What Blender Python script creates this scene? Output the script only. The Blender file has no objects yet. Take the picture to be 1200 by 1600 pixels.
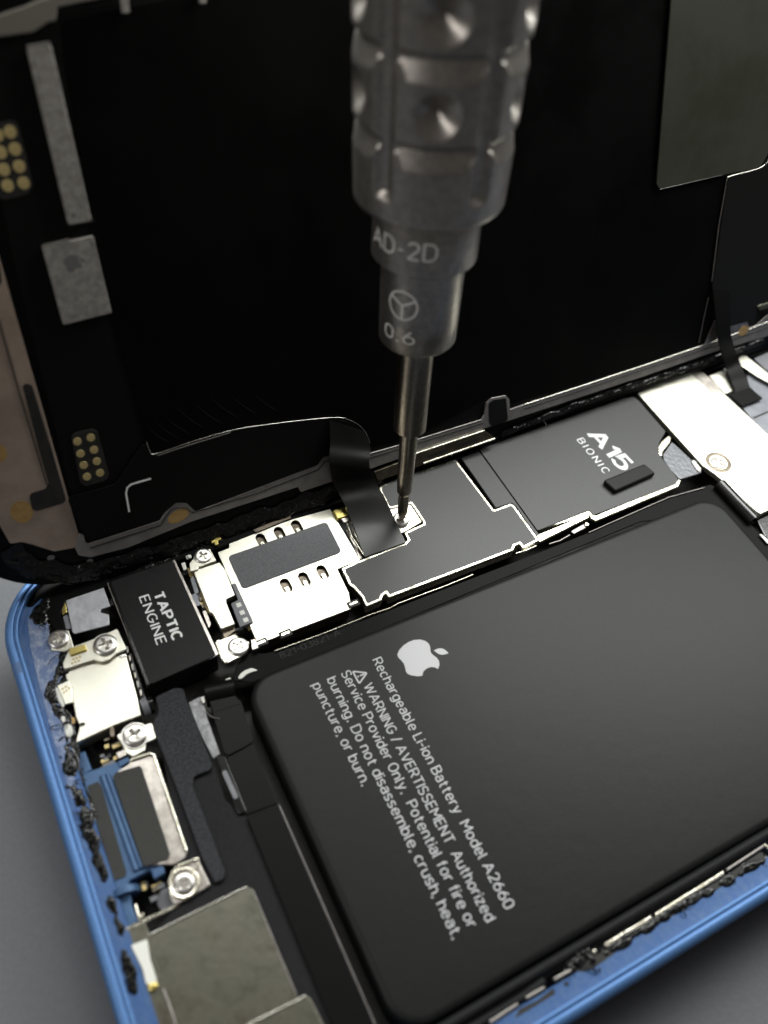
import bpy, bmesh, math, random
from mathutils import Vector, Matrix, noise

# ------------------------------------------------------------------ scene, camera, light
# 1 Blender unit = 1 mm.  Phone body: x along its long edge, y across towards the raised
# display, z up; the rim of the housing is z = 0 and the table top is z = -7.8.
scene = bpy.context.scene
col = scene.collection
scene.unit_settings.system = 'METRIC'
scene.unit_settings.scale_length = 0.001
random.seed(7)

F_PX = 1388.7                      # focal length for a 1200 x 1600 frame
CAM = Vector((8.075, 1.52, 95.0))
RIGHT = Vector((0.88544844, -0.45395641, 0.09952205))
DOWN = Vector((-0.31000472, -0.73648072, -0.60124306))
FWD = Vector((0.34623421, 0.50151743, -0.79284434))
cam_data = bpy.data.cameras.new('camera')
cam = bpy.data.objects.new('camera', cam_data)
col.objects.link(cam)
scene.camera = cam
m = Matrix((RIGHT, -DOWN, -FWD)).transposed().to_4x4()
m.translation = CAM
cam.matrix_world = m
cam_data.sensor_fit = 'VERTICAL'
cam_data.sensor_height = 36.0
cam_data.sensor_width = 27.0
cam_data.lens = F_PX / 1600.0 * 36.0
cam_data.clip_start = 1.0
cam_data.clip_end = 5000.0
cam_data.dof.use_dof = True
cam_data.dof.focus_distance = 117.0
cam_data.dof.aperture_fstop = cam_data.lens * 1e-3 / (2 * 0.85)

world = bpy.data.worlds.new('World')
scene.world = world
world.use_nodes = True
bg = world.node_tree.nodes['Background']
bg.inputs['Color'].default_value = (1.0, 0.93, 0.86, 1)
bg.inputs['Strength'].default_value = 0.085

scene.view_settings.view_transform = 'Standard'
scene.view_settings.look = 'None'
scene.view_settings.exposure = 0.0
scene.view_settings.gamma = 1.0


def area_light(name, loc, target, sx, sy, radiance, color=(1, 1, 1), spread=180):
    ld = bpy.data.lights.new(name, 'AREA')
    ld.shape = 'RECTANGLE'
    ld.size = sx
    ld.size_y = sy
    ld.energy = radiance * math.pi * sx * sy
    ld.color = color
    ld.spread = math.radians(spread)
    o = bpy.data.objects.new(name, ld)
    col.objects.link(o)
    o.location = loc
    o.rotation_euler = (Vector(target) - Vector(loc)).to_track_quat('-Z', 'Y').to_euler()
    return o


area_light('desk_lamp', (100, 126, 146), (55, 44, 0), 350, 50, 17.5, (0.985, 1.0, 0.965))
area_light('side_lamp', (-190, 40, 190), (20, 30, 0), 70, 70, 9.0, (1.0, 0.98, 0.95))

# ------------------------------------------------------------------ measuring frames


def body_pt(px, py, z=0.0):
    """point of the phone body at height z seen at (px, py) of the surveyed frame -> (x, y)"""
    d = RIGHT * ((px - 600) / F_PX) + DOWN * ((py - 800) / F_PX) + FWD
    t = (z - CAM.z) / d.z
    p = CAM + d * t
    return (p.x, p.y)


TH = math.radians(111.97)
D_O = Vector((0, 66.4, -0.6))                     # foot of the raised display
D_U = Vector((1, 0, 0))
D_V = Vector((0, -math.cos(TH), math.sin(TH)))    # up along the display
D_N = D_U.cross(D_V)                              # out of its inner face
BODY = Matrix.Identity(4)
DISP = Matrix((D_U, D_V, D_N)).transposed().to_4x4()
DISP.translation = D_O


def disp_pt(px, py, off=0.0):
    d = RIGHT * ((px - 600) / F_PX) + DOWN * ((py - 800) / F_PX) + FWD
    t = ((D_O - CAM).dot(D_N) + off) / d.dot(D_N)
    p = CAM + d * t - D_O
    return (p.dot(D_U), p.dot(D_V))


# ------------------------------------------------------------------ materials
MATS = {}


def material(name, color, rough=0.5, metal=0.0, color2=None, nscale=1.0, bump=0.0, bscale=6.0,
             spec=0.5, lo=0.4, hi=0.6, rough2=None, coat=0.0, detail=6.0, stretch=None, emis=None):
    mt = bpy.data.materials.new(name)
    mt.use_nodes = True
    nt = mt.node_tree
    b = nt.nodes['Principled BSDF']
    b.inputs['Base Color'].default_value = (*color, 1)
    b.inputs['Roughness'].default_value = rough
    b.inputs['Metallic'].default_value = metal
    b.inputs['Specular IOR Level'].default_value = spec
    b.inputs['Coat Weight'].default_value = coat
    b.inputs['Coat Roughness'].default_value = 0.15
    tc = nt.nodes.new('ShaderNodeTexCoord')
    src = tc.outputs['Object']
    if stretch:
        mp = nt.nodes.new('ShaderNodeMapping')
        mp.inputs['Scale'].default_value = stretch
        nt.links.new(src, mp.inputs['Vector'])
        src = mp.outputs['Vector']
    if color2 is not None or rough2 is not None:
        n = nt.nodes.new('ShaderNodeTexNoise')
        n.inputs['Scale'].default_value = nscale
        n.inputs['Detail'].default_value = detail
        n.inputs['Roughness'].default_value = 0.65
        nt.links.new(src, n.inputs['Vector'])
        r = nt.nodes.new('ShaderNodeMapRange')
        r.inputs['From Min'].default_value = lo
        r.inputs['From Max'].default_value = hi
        nt.links.new(n.outputs['Fac'], r.inputs['Value'])
        if color2 is not None:
            mx = nt.nodes.new('ShaderNodeMix')
            mx.data_type = 'RGBA'
            mx.inputs['A'].default_value = (*color, 1)
            mx.inputs['B'].default_value = (*color2, 1)
            nt.links.new(r.outputs['Result'], mx.inputs['Factor'])
            nt.links.new(mx.outputs['Result'], b.inputs['Base Color'])
        if rough2 is not None:
            r2 = nt.nodes.new('ShaderNodeMapRange')
            r2.inputs['To Min'].default_value = rough
            r2.inputs['To Max'].default_value = rough2
            nt.links.new(r.outputs['Result'], r2.inputs['Value'])
            nt.links.new(r2.outputs['Result'], b.inputs['Roughness'])
    if bump > 0:
        n2 = nt.nodes.new('ShaderNodeTexNoise')
        n2.inputs['Scale'].default_value = bscale
        n2.inputs['Detail'].default_value = 4.0
        nt.links.new(src, n2.inputs['Vector'])
        bp = nt.nodes.new('ShaderNodeBump')
        bp.inputs['Strength'].default_value = 1.0
        bp.inputs['Distance'].default_value = bump
        nt.links.new(n2.outputs['Fac'], bp.inputs['Height'])
        nt.links.new(bp.outputs['Normal'], b.inputs['Normal'])
    MATS[name] = mt
    return mt


BLUE = material('blue_anodised_aluminium', (0.075, 0.175, 0.39), 0.48, 0.4, (0.09, 0.20, 0.43), 3.0, 0.010, 9)
BLUE_DIRTY = material('scuffed_blue_aluminium', (0.035, 0.095, 0.25), 0.55, 0.25, (0.065, 0.125, 0.25), 0.8, 0.05, 3.0, lo=0.42, hi=0.7, stretch=(1.6, 0.6, 1))
BLUE_INNER = material('inner_blue_coating', (0.045, 0.10, 0.21), 0.5, 0.25, (0.055, 0.12, 0.24), 0.6, 0.01, 8)
BLUE_BAND = material('antenna_band_plastic', (0.07, 0.14, 0.30), 0.6, 0.0)
SHIELD = material('satin_steel_shield', (0.93, 0.91, 0.80), 0.38, 1.0, (0.88, 0.86, 0.74), 0.12, 0.010, 2.5)
SHIELD_EDGE = material('bright_nickel_edge', (0.86, 0.83, 0.70), 0.26, 1.0, (0.40, 0.37, 0.28), 0.9, 0.03, 1.6, lo=0.48, hi=0.66, rough2=0.5)
SHIELD_GRAIN = material('grained_steel', (0.62, 0.58, 0.53), 0.34, 1.0, (0.42, 0.38, 0.35), 0.6, 0.025, 6.0)
STEEL = material('screw_steel', (0.80, 0.78, 0.74), 0.3, 1.0, None, 1, 0.003, 12)
DARK_STEEL = material('dark_bronze_metal', (0.20, 0.17, 0.13), 0.4, 1.0, (0.12, 0.10, 0.08), 1.0)
FOIL = material('grey_foil', (0.30, 0.295, 0.24), 0.30, 1.0, (0.10, 0.09, 0.07), 0.22, 0.014, 1.3, lo=0.38, hi=0.64, rough2=0.5, detail=9.0)
OLIVE_FOIL = material('olive_grey_foil', (0.085, 0.088, 0.070), 0.45, 0.6, (0.06, 0.066, 0.045), 0.06, 0.006, 1.0)
GREY_FILM = material('silver_grey_film', (0.20, 0.21, 0.24), 0.38, 0.3, (0.27, 0.28, 0.31), 0.5, 0.06, 0.7, lo=0.35, hi=0.65)
FILM_BRIGHT = material('bright_silver_film', (0.50, 0.51, 0.55), 0.34, 0.25, (0.62, 0.63, 0.67), 0.5, 0.16, 0.45)
SCUFF = material('pale_scuffed_aluminium', (0.12, 0.17, 0.31), 0.55, 0.25, (0.33, 0.37, 0.46), 1.3, 0.06, 2.5, lo=0.45, hi=0.7)
GREY_CRINKLE = material('crinkled_grey_film', (0.15, 0.155, 0.17), 0.4, 0.3, None, 1, 0.10, 1.6)
GREY_PLATE = material('matt_grey_plastic', (0.15, 0.155, 0.17), 0.5, 0.0, (0.19, 0.19, 0.21), 0.8)
GREY_PAD = material('speckled_grey_pad', (0.085, 0.087, 0.095), 0.6, 0.0, (0.12, 0.12, 0.13), 5.0, 0.01, 9.0)
PAD_DARK = material('dark_grey_pad', (0.028, 0.028, 0.026), 0.62, 0.0, (0.035, 0.035, 0.032), 3.0, spec=0.3)
GRAPHITE = material('graphite_sheet', (0.040, 0.041, 0.041), 0.48, 0.0, (0.046, 0.047, 0.047), 3.0, 0.004, 7.0, spec=0.45)
PRINT_BRIGHT = material('white_print', (0.80, 0.80, 0.80), 0.5, 0.0)
FILM_DARK = material('matt_black_film', (0.003, 0.003, 0.003), 0.5, 0.0, None, 1, 0.01, 1.0, spec=0.08)
BATTERY = material('battery_wrap', (0.0085, 0.0092, 0.0088), 0.46, 0.0, (0.0105, 0.0112, 0.0108), 2.0, 0.02, 0.5, spec=0.22)
HAPTIC = material('satin_black_paint', (0.0065, 0.0065, 0.007), 0.5, 0.0, (0.0085, 0.0085, 0.009), 3.0, 0.002, 9.0, spec=0.2)
CHARCOAL = material('charcoal_foam', (0.015, 0.0155, 0.0175), 0.7, 0.0, (0.042, 0.043, 0.050), 4.0, 0.03, 6.0, spec=0.2)
CHARCOAL_FLAT = material('charcoal_sheet', (0.009, 0.009, 0.010), 0.6, 0.0, (0.013, 0.013, 0.0145), 3.0, spec=0.15)
BLACK_FLEX = material('black_flex_film', (0.004, 0.004, 0.004), 0.42, 0.0, None, 1, 0.006, 1.2, spec=0.12)
BLACK_GLOSS = material('gloss_black_plastic', (0.006, 0.006, 0.006), 0.2, 0.0, None, 1, 0.01, 2.0)
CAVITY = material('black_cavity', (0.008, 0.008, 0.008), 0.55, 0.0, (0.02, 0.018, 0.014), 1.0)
GLUE = material('black_adhesive_residue', (0.003, 0.003, 0.003), 0.12, 0.0, None, 2.0, 0.06, 1.0, rough2=0.4, spec=0.4)
PANEL = material('display_back_film', (0.0013, 0.0013, 0.0013), 0.42, 0.0, None, 0.08, 0.03, 0.2, spec=0.07, rough2=0.6)
PANEL_FLEX = material('display_flex_film', (0.003, 0.003, 0.003), 0.5, 0.0, None, 1, 0.01, 0.8, spec=0.15)
GLASS_BACK = material('black_glass_back', (0.003, 0.003, 0.003), 0.3, 0.0, None, 1, 0.02, 1.2, spec=0.15)
PANEL_DARK = material('dark_sensor_cover', (0.005, 0.005, 0.005), 0.45, 0.0, None, 1, 0.01, 0.6, spec=0.25)
BRONZE = material('bronze_toned_steel', (0.44, 0.345, 0.28), 0.40, 0.4, (0.32, 0.25, 0.20), 0.12, 0.003, 9.0)
BEZEL = material('dim_grey_steel', (0.34, 0.32, 0.30), 0.34, 0.6, (0.27, 0.25, 0.24), 0.5)
EDGE_LIGHT = material('edge_highlight', (0.75, 0.73, 0.66), 0.25, 1.0)  # pale metal that paints highlights along thin edges
CHIP = material('speckled_nickel_chip', (0.40, 0.38, 0.345), 0.5, 0.5, (0.27, 0.255, 0.235), 1.4, 0.012, 5.0)
CHIP_PRINT = material('dark_laser_mark', (0.16, 0.16, 0.16), 0.6, 0.4)
GOLD = material('gold_contact', (0.66, 0.53, 0.25), 0.42, 0.45, (0.54, 0.42, 0.18), 2.0)
GOLD_BRIGHT = material('gold_plating', (0.90, 0.74, 0.25), 0.3, 1.0)
COPPER = material('copper_spot', (0.42, 0.26, 0.09), 0.5, 0.4, (0.50, 0.33, 0.13), 1.2)
PRINT = material('light_grey_print', (0.50, 0.50, 0.52), 0.5, 0.0)
PRINT_DIM = material('mid_grey_print', (0.30, 0.30, 0.31), 0.5, 0.0)
PRINT_DARK = material('dim_print', (0.011, 0.011, 0.011), 0.5, 0.0, spec=0.2)
WHITE = material('white_plastic', (0.75, 0.75, 0.70), 0.45, 0.0)
DRIVER = material('bead_blasted_grey_aluminium', (0.47, 0.435, 0.40), 0.38, 0.92, (0.37, 0.345, 0.32), 1.2, 0.01, 5.0)
DRIVER_STEEL = material('dark_bit_steel', (0.42, 0.37, 0.31), 0.28, 1.0, (0.32, 0.28, 0.23), 2.0, 0.002, 10)
DRIVER_PRINT = material('etched_light_print', (0.80, 0.78, 0.74), 0.6, 0.0)
DESK = material('grey_desk_mat', (0.102, 0.107, 0.119), 0.62, 0.0, (0.112, 0.117, 0.129), 1.6, 0.03, 2.2)

# ------------------------------------------------------------------ object helpers
WLOC = {}


def thing(name, label, cat, loc):
    o = bpy.data.objects.new(name, None)
    o.empty_display_size = 5
    o.location = loc
    col.objects.link(o)
    o['label'] = label
    o['category'] = cat
    WLOC[o.name] = Vector(loc)
    return o


def link(name, me, mat, parent=None, smooth=35, label=None, kind=None):
    """me holds scene coordinates; its origin is moved to its own centre"""
    if me.vertices:
        lo = Vector((min(v.co[i] for v in me.vertices) for i in range(3)))
        hi = Vector((max(v.co[i] for v in me.vertices) for i in range(3)))
        c = (lo + hi) / 2
    else:
        c = Vector((0, 0, 0))
    me.transform(Matrix.Translation(-c))
    me.materials.clear()
    me.materials.append(mat)
    if smooth:
        for p in me.polygons:
            p.use_smooth = True
        me.set_sharp_from_angle(angle=math.radians(smooth))
    o = bpy.data.objects.new(name, me)
    col.objects.link(o)
    if parent is not None:
        o.parent = parent
        o.location = c - WLOC[parent.name]
    else:
        o.location = c
    WLOC[o.name] = c
    if label:
        o['label'] = label
    if kind:
        o['kind'] = kind
    return o


def copy_part(o, where, parent=None):
    """copy a part and its own pieces to a new place (scene coordinates)"""
    parent = parent or o.parent
    c = o.copy()
    col.objects.link(c)
    c.parent = parent
    c.location = Vector(where) - WLOC[parent.name]
    WLOC[c.name] = Vector(where)
    for ch in list(o.children):
        d = ch.copy()
        col.objects.link(d)
        d.parent = c
        WLOC[d.name] = WLOC[c.name] + ch.location
    return c


def fillet(pts, r, seg=5):
    if r <= 0:
        return [Vector((p[0], p[1])) for p in pts]
    out = []
    n = len(pts)
    for i in range(n):
        a, b, c = Vector(pts[i - 1][:2]), Vector(pts[i][:2]), Vector(pts[(i + 1) % n][:2])
        u, v = (a - b), (c - b)
        lu, lv = u.length, v.length
        if lu < 1e-6 or lv < 1e-6:
            out.append(b)
            continue
        u /= lu
        v /= lv
        ang = math.acos(max(-1, min(1, u.dot(v))))
        if ang > math.radians(172):
            out.append(b)
            continue
        t = min(r / math.tan(ang / 2), lu * 0.45, lv * 0.45)
        p0, p1 = b + u * t, b + v * t
        for k in range(seg + 1):
            w = k / seg
            out.append(p0 * (1 - w) ** 2 + b * 2 * w * (1 - w) + p1 * w * w)
    return out


def area2(pts):
    return sum(pts[i - 1][0] * pts[i][1] - pts[i][0] * pts[i - 1][1] for i in range(len(pts))) / 2


def inset(pts, d):
    """move a simple polygon's edges inwards by d"""
    s = 1 if area2(pts) > 0 else -1
    n = len(pts)
    out = []
    for i in range(n):
        a, b, c = Vector(pts[i - 1]), Vector(pts[i]), Vector(pts[(i + 1) % n])
        e1, e2 = (b - a).normalized(), (c - b).normalized()
        n1, n2 = Vector((-e1.y, e1.x)) * s, Vector((-e2.y, e2.x)) * s
        h = n1 + n2
        k = h.length_squared
        h = h * (2 / k) if k > 0.3 else n1
        if h.length > 2.0:
            h = h.normalized() * 2.0
        out.append(b + h * d)
    return out


def curve_mesh(loops, top, thick, bevel, frame, seg=2):
    cu = bpy.data.curves.new('tmp', 'CURVE')
    cu.dimensions = '2D'
    cu.fill_mode = 'BOTH'
    bevel = min(bevel, thick * 0.45)
    cu.extrude = thick / 2 - bevel
    cu.bevel_depth = bevel
    cu.bevel_resolution = seg
    cu.offset = -bevel
    for pts in loops:
        sp = cu.splines.new('POLY')
        sp.points.add(len(pts) - 1)
        for i, p in enumerate(pts):
            sp.points[i].co = (p[0], p[1], 0, 1)
        sp.use_cyclic_u = True
    ob = bpy.data.objects.new('tmp', cu)
    col.objects.link(ob)
    bpy.context.view_layer.update()
    me = bpy.data.meshes.new_from_object(ob.evaluated_get(bpy.context.evaluated_depsgraph_get()))
    bpy.data.objects.remove(ob)
    bpy.data.curves.remove(cu)
    me.transform(frame @ Matrix.Translation((0, 0, top - thick / 2)))
    return me


def plate(name, pts, top, thick, mat, parent, r=0.15, bevel=0.06, frame=BODY, holes=(), label=None, seg=2, kind=None, smooth=35):
    """pts in mm inside the frame's plane"""
    loops = [fillet(pts, r)] + [fillet(h[0], h[1]) for h in holes]
    return link(name, curve_mesh(loops, top, thick, bevel, frame, seg), mat, parent, smooth, label, kind)


def bplate(name, px, top, thick, mat, parent, r=0.15, bevel=0.06, holes=(), **kw):
    pts = [body_pt(x, y, top) for x, y in px]
    hs = [([body_pt(x, y, top) for x, y in h[0]], h[1]) for h in holes]
    return plate(name, pts, top, thick, mat, parent, r, bevel, BODY, hs, **kw)


def dplate(name, px, top, thick, mat, parent, r=0.15, bevel=0.05, holes=(), **kw):
    pts = [disp_pt(x, y, top) for x, y in px]
    hs = [([disp_pt(x, y, top) for x, y in h[0]], h[1]) for h in holes]
    return plate(name, pts, top, thick, mat, parent, r, bevel, DISP, hs, **kw)


def pill(c, half, r, ang=0.0, n=8):
    """stadium outline around c, half-length along ang"""
    out = []
    d = Vector((math.cos(ang), math.sin(ang)))
    e = Vector((-d.y, d.x))
    for s in (1, -1):
        for k in range(n + 1):
            a = -math.pi / 2 + math.pi * k / n
            out.append(Vector(c) + s * (d * (half + r * math.cos(a)) + e * (r * math.sin(a))))
    return out


def catmull(pts, n=6):
    pts = [Vector(p) for p in pts]
    out = []
    for i in range(len(pts) - 1):
        p0 = pts[max(i - 1, 0)]
        p1, p2 = pts[i], pts[i + 1]
        p3 = pts[min(i + 2, len(pts) - 1)]
        for k in range(n):
            t = k / n
            out.append(0.5 * ((2 * p1) + (p2 - p0) * t + (2 * p0 - 5 * p1 + 4 * p2 - p3) * t * t
                              + (-p0 + 3 * p1 - 3 * p2 + p3) * t ** 3))
    out.append(pts[-1])
    return out


def tube_bm(bm, pts, r, seg=8, flat=1.0):
    pts = [Vector(p) for p in pts]
    rings = []
    up = Vector((0, 0, 1))
    for i, p in enumerate(pts):
        d = (pts[min(i + 1, len(pts) - 1)] - pts[max(i - 1, 0)]).normalized()
        u = d.cross(up)
        if u.length < 1e-3:
            u = d.cross(Vector((1, 0, 0)))
        u.normalize()
        v = u.cross(d)
        rr = r[i] if isinstance(r, (list, tuple)) else r
        rings.append([bm.verts.new(p + u * rr * math.cos(2 * math.pi * k / seg)
                                   + v * rr * flat * math.sin(2 * math.pi * k / seg)) for k in range(seg)])
    for a, b in zip(rings, rings[1:]):
        for k in range(seg):
            bm.faces.new((a[k], a[(k + 1) % seg], b[(k + 1) % seg], b[k]))
    bm.faces.new(rings[0][::-1])
    bm.faces.new(rings[-1])


def bm_mesh(bm, name='part'):
    bmesh.ops.recalc_face_normals(bm, faces=bm.faces[:])
    me = bpy.data.meshes.new(name)
    bm.to_mesh(me)
    bm.free()
    return me


def tube(name, pts, r, mat, parent, seg=8, flat=1.0, **kw):
    bm = bmesh.new()
    tube_bm(bm, pts, r, seg, flat)
    return link(name, bm_mesh(bm), mat, parent, 50, **kw)


def b3(px, py, z):
    x, y = body_pt(px, py, z)
    return Vector((x, y, z))


def d3(px, py, off):
    u, v = disp_pt(px, py, off)
    return DISP @ Vector((u, v, off))


def lathe_mesh(profile, seg=48):
    """profile of (r, z), closed at both ends if r = 0"""
    bm = bmesh.new()
    rings = []
    for r, z in profile:
        if r < 1e-6:
            rings.append([bm.verts.new((0, 0, z))])
        else:
            rings.append([bm.verts.new((r * math.cos(2 * math.pi * k / seg), r * math.sin(2 * math.pi * k / seg), z))
                          for k in range(seg)])
    for a, b in zip(rings, rings[1:]):
        for k in range(seg):
            k2 = (k + 1) % seg
            if len(a) == 1 and len(b) > 1:
                bm.faces.new((a[0], b[k], b[k2]))
            elif len(b) == 1 and len(a) > 1:
                bm.faces.new((a[k], a[k2], b[0]))
            elif len(a) > 1:
                bm.faces.new((a[k], a[k2], b[k2], b[k]))
    return bm_mesh(bm)


def _A(cx, cy, rx, ry, a0, a1, n=12):
    return [(cx + rx * math.cos(math.radians(a0 + (a1 - a0) * k / n)), cy + ry * math.sin(math.radians(a0 + (a1 - a0) * k / n))) for k in range(n + 1)]


def _S(h, w):
    return [_A(w / 2, h * .745, w * .47, h * .255, 28, 270) + _A(w / 2, h * .25, w * .5, h * .25, 88, -150)]


# centre lines of the letters: capital height 1, (width, strokes)
GLYPH = {
    'A': (.72, [[(0, 0), (.36, 1), (.72, 0)], [(.13, .32), (.59, .32)]]),
    'B': (.56, [[(.0, 0), (0, 1), (.28, 1)] + _A(.28, .76, .24, .24, 80, -90) + [(.0, .52)], [(.26, .52)] + _A(.28, .26, .28, .26, 85, -90) + [(0, 0)]]),
    'C': (.60, [_A(.32, .5, .32, .5, 48, 312, 18)]),
    'D': (.62, [[(0, 0), (0, 1), (.26, 1)] + _A(.26, .64, .36, .36, 85, 0, 6) + _A(.26, .36, .36, .36, 0, -90, 6) + [(0, 0)]]),
    'E': (.50, [[(.50, 1), (0, 1), (0, 0), (.50, 0)], [(0, .52), (.44, .52)]]),
    'G': (.64, [_A(.32, .5, .32, .5, 48, 350, 20) + [(.64, .46), (.36, .46)]]),
    'I': (.0, [[(0, 0), (0, 1)]]),
    'L': (.46, [[(0, 1), (0, 0), (.46, 0)]]),
    'M': (.74, [[(0, 0), (0, 1), (.37, .36), (.74, 1), (.74, 0)]]),
    'N': (.60, [[(0, 0), (0, 1), (.60, 0), (.60, 1)]]),
    'O': (.66, [_A(.33, .5, .33, .5, 90, 450, 24)]),
    'P': (.56, [[(0, 0), (0, 1), (.30, 1)] + _A(.30, .73, .26, .27, 80, -90) + [(0, .46)]]),
    'R': (.58, [[(0, 0), (0, 1), (.30, 1)] + _A(.30, .73, .26, .27, 80, -90) + [(0, .46)], [(.30, .46), (.58, 0)]]),
    'S': (.56, _S(1, .56)),
    'T': (.60, [[(0, 1), (.60, 1)], [(.30, 1), (.30, 0)]]),
    'V': (.66, [[(0, 1), (.33, 0), (.66, 1)]]),
    'W': (1.0, [[(0, 1), (.25, 0), (.50, .92), (.75, 0), (1.0, 1)]]),
    '0': (.52, [_A(.26, .70, .26, .30, 0, 180, 10) + _A(.26, .30, .26, .30, 180, 360, 10) + [(.52, .70)]]),
    '1': (.28, [[(0, .74), (.26, 1), (.26, 0)]]),
    '2': (.54, [_A(.27, .73, .26, .27, 165, -38, 12) + [(0, 0), (.54, 0)]]),
    '3': (.54, [_A(.26, .75, .25, .25, 150, -75), _A(.26, .26, .28, .26, 80, -150)]),
    '5': (.54, [[(.50, 1), (.08, 1), (.04, .53)] + _A(.26, .31, .28, .31, 125, -148, 14)]),
    '6': (.54, [_A(.27, .30, .27, .30, 90, 450, 18), [(.01, .36), (.06, .56), (.38, 1)]]),
    '8': (.52, [_A(.26, .75, .23, .25, 90, 450, 16), _A(.26, .26, .26, .26, 90, 450, 16)]),
    'a': (.46, [_A(.24, .53, .21, .19, 160, 0, 8) + [(.45, .50), (.45, 0)], [(.45, .42), (.24, .42)] + _A(.22, .21, .22, .21, 90, 270, 8) + [(.30, 0), (.45, .12)]]),
    'b': (.50, [[(0, 1), (0, 0)], _A(.25, .36, .25, .36, 180, 540, 18)]),
    'c': (.44, [_A(.25, .36, .25, .36, 50, 310, 14)]),
    'd': (.50, [[(.50, 1), (.50, 0)], _A(.25, .36, .25, .36, 0, 360, 18)]),
    'e': (.50, [[(.02, .38), (.49, .38)] + _A(.25, .36, .25, .36, 4, 318, 16)]),
    'f': (.32, [[(.12, 0), (.12, .80)] + _A(.30, .80, .18, .20, 180, 95, 6), [(0, .70), (.30, .70)]]),
    'g': (.50, [[(.50, .72), (.50, -.05)] + _A(.25, -.05, .25, .22, 0, -150, 10), _A(.25, .36, .25, .36, 0, 360, 18)]),
    'h': (.46, [[(0, 1), (0, 0)], [(0, .44)] + _A(.23, .46, .23, .26, 170, 0, 10) + [(.46, 0)]]),
    'i': (.0, [[(0, 0), (0, .70)], [(0, .88), (0, 1.03)]]),
    'l': (.12, [[(0, 1), (0, .12)] + _A(.12, .12, .12, .12, 190, 270, 4)]),
    'm': (.80, [[(0, .72), (0, 0)], [(0, .46)] + _A(.20, .48, .20, .24, 170, 0, 8) + [(.40, 0)], [(.40, .46)] + _A(.60, .48, .20, .24, 170, 0, 8) + [(.80, 0)]]),
    'n': (.46, [[(0, .72), (0, 0)], [(0, .44)] + _A(.23, .46, .23, .26, 170, 0, 10) + [(.46, 0)]]),
    'o': (.50, [_A(.25, .36, .25, .36, 90, 450, 18)]),
    'p': (.50, [[(0, .72), (0, -.28)], _A(.25, .36, .25, .36, 180, 540, 18)]),
    'r': (.30, [[(0, .72), (0, 0)], [(0, .42)] + _A(.24, .44, .24, .28, 170, 75, 6)]),
    's': (.42, _S(.72, .42)),
    't': (.34, [[(.13, .95), (.13, .16)] + _A(.29, .16, .16, .16, 185, 280, 6), [(0, .70), (.33, .70)]]),
    'u': (.46, [[(0, .72), (0, .26)] + _A(.23, .26, .23, .26, 185, 350, 10), [(.46, .72), (.46, 0)]]),
    'v': (.48, [[(0, .72), (.24, 0), (.48, .72)]]),
    'y': (.50, [[(0, .72), (.26, .02)], [(.50, .72), (.22, -.12)] + [(.15, -.24), (.02, -.26)]]),
    'z': (.42, [[(0, .71), (.42, .71), (0, 0), (.42, 0)]]),
    '.': (.16, [[(.08, -.07), (.08, .12)]]),
    ',': (.04, [[(.04, .06), (-.02, -.16)]]),
    '-': (.30, [[(0, .42), (.30, .42)]]),
    '/': (.34, [[(0, -.08), (.34, 1.05)]]),
}


def letter_words(body, wgt=0.13, gap=0.21, space=0.34):
    """words as (vertices, faces) in units of the capital height, one shared x axis, plus total width"""
    x = 0.0
    words, cur = [], None
    k = 0
    for ch in body:
        if ch == ' ':
            x += space
            cur = None
            continue
        wd, strokes = GLYPH[ch]
        if cur is None:
            cur = ([], [])
            words.append(cur)
        parts_ = []
        for st in strokes:                       # break the stroke at sharp corners
            run = [Vector(st[0])]
            for i_ in range(1, len(st)):
                run.append(Vector(st[i_]))
                if i_ < len(st) - 1:
                    e1, e2 = Vector(st[i_]) - Vector(st[i_ - 1]), Vector(st[i_ + 1]) - Vector(st[i_])
                    if e1.length > 0.12 and e2.length > 0.12 and e1.normalized().dot(e2.normalized()) < 0.55:
                        d_ = e1.normalized() * wgt * 0.5
                        run[-1] = run[-1] + d_ * (0.9 if abs(e1.normalized().dot(e2.normalized())) < 0.3 else 0.15)
                        parts_.append(run)
                        run = [Vector(st[i_])]
            parts_.append(run)
        for st in parts_:
            k += 1
            z = 0.0012 * (k % 3)
            pts = []
            for p in st:
                p = Vector(p)
                if not pts or (p - pts[-1]).length > 0.02:
                    pts.append(p)
            closed = (pts[0] - pts[-1]).length < 0.03
            if closed:
                pts.pop()
            n = len(pts)
            base = len(cur[0])
            for i, p in enumerate(pts):
                d1 = (p - pts[i - 1]).normalized() if (i > 0 or closed) else None
                d2 = (pts[(i + 1) % n] - p).normalized() if (i < n - 1 or closed) else None
                if d1 is None:
                    d1 = d2
                if d2 is None:
                    d2 = d1
                n1, n2 = Vector((-d1.y, d1.x)), Vector((-d2.y, d2.x))
                h = n1 + n2
                h = h * (2 / max(h.length_squared, 0.9)) * (wgt / 2)
                e = Vector((0, 0))
                for s_ in (1, -1):
                    q = p + h * s_
                    cur[0].append((x + q.x, q.y, z))
            for i in range(n if closed else n - 1):
                j = (i + 1) % n
                cur[1].append((base + 2 * i, base + 2 * i + 1, base + 2 * j + 1, base + 2 * j))
        x += wd + gap
    return words, x - gap


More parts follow.
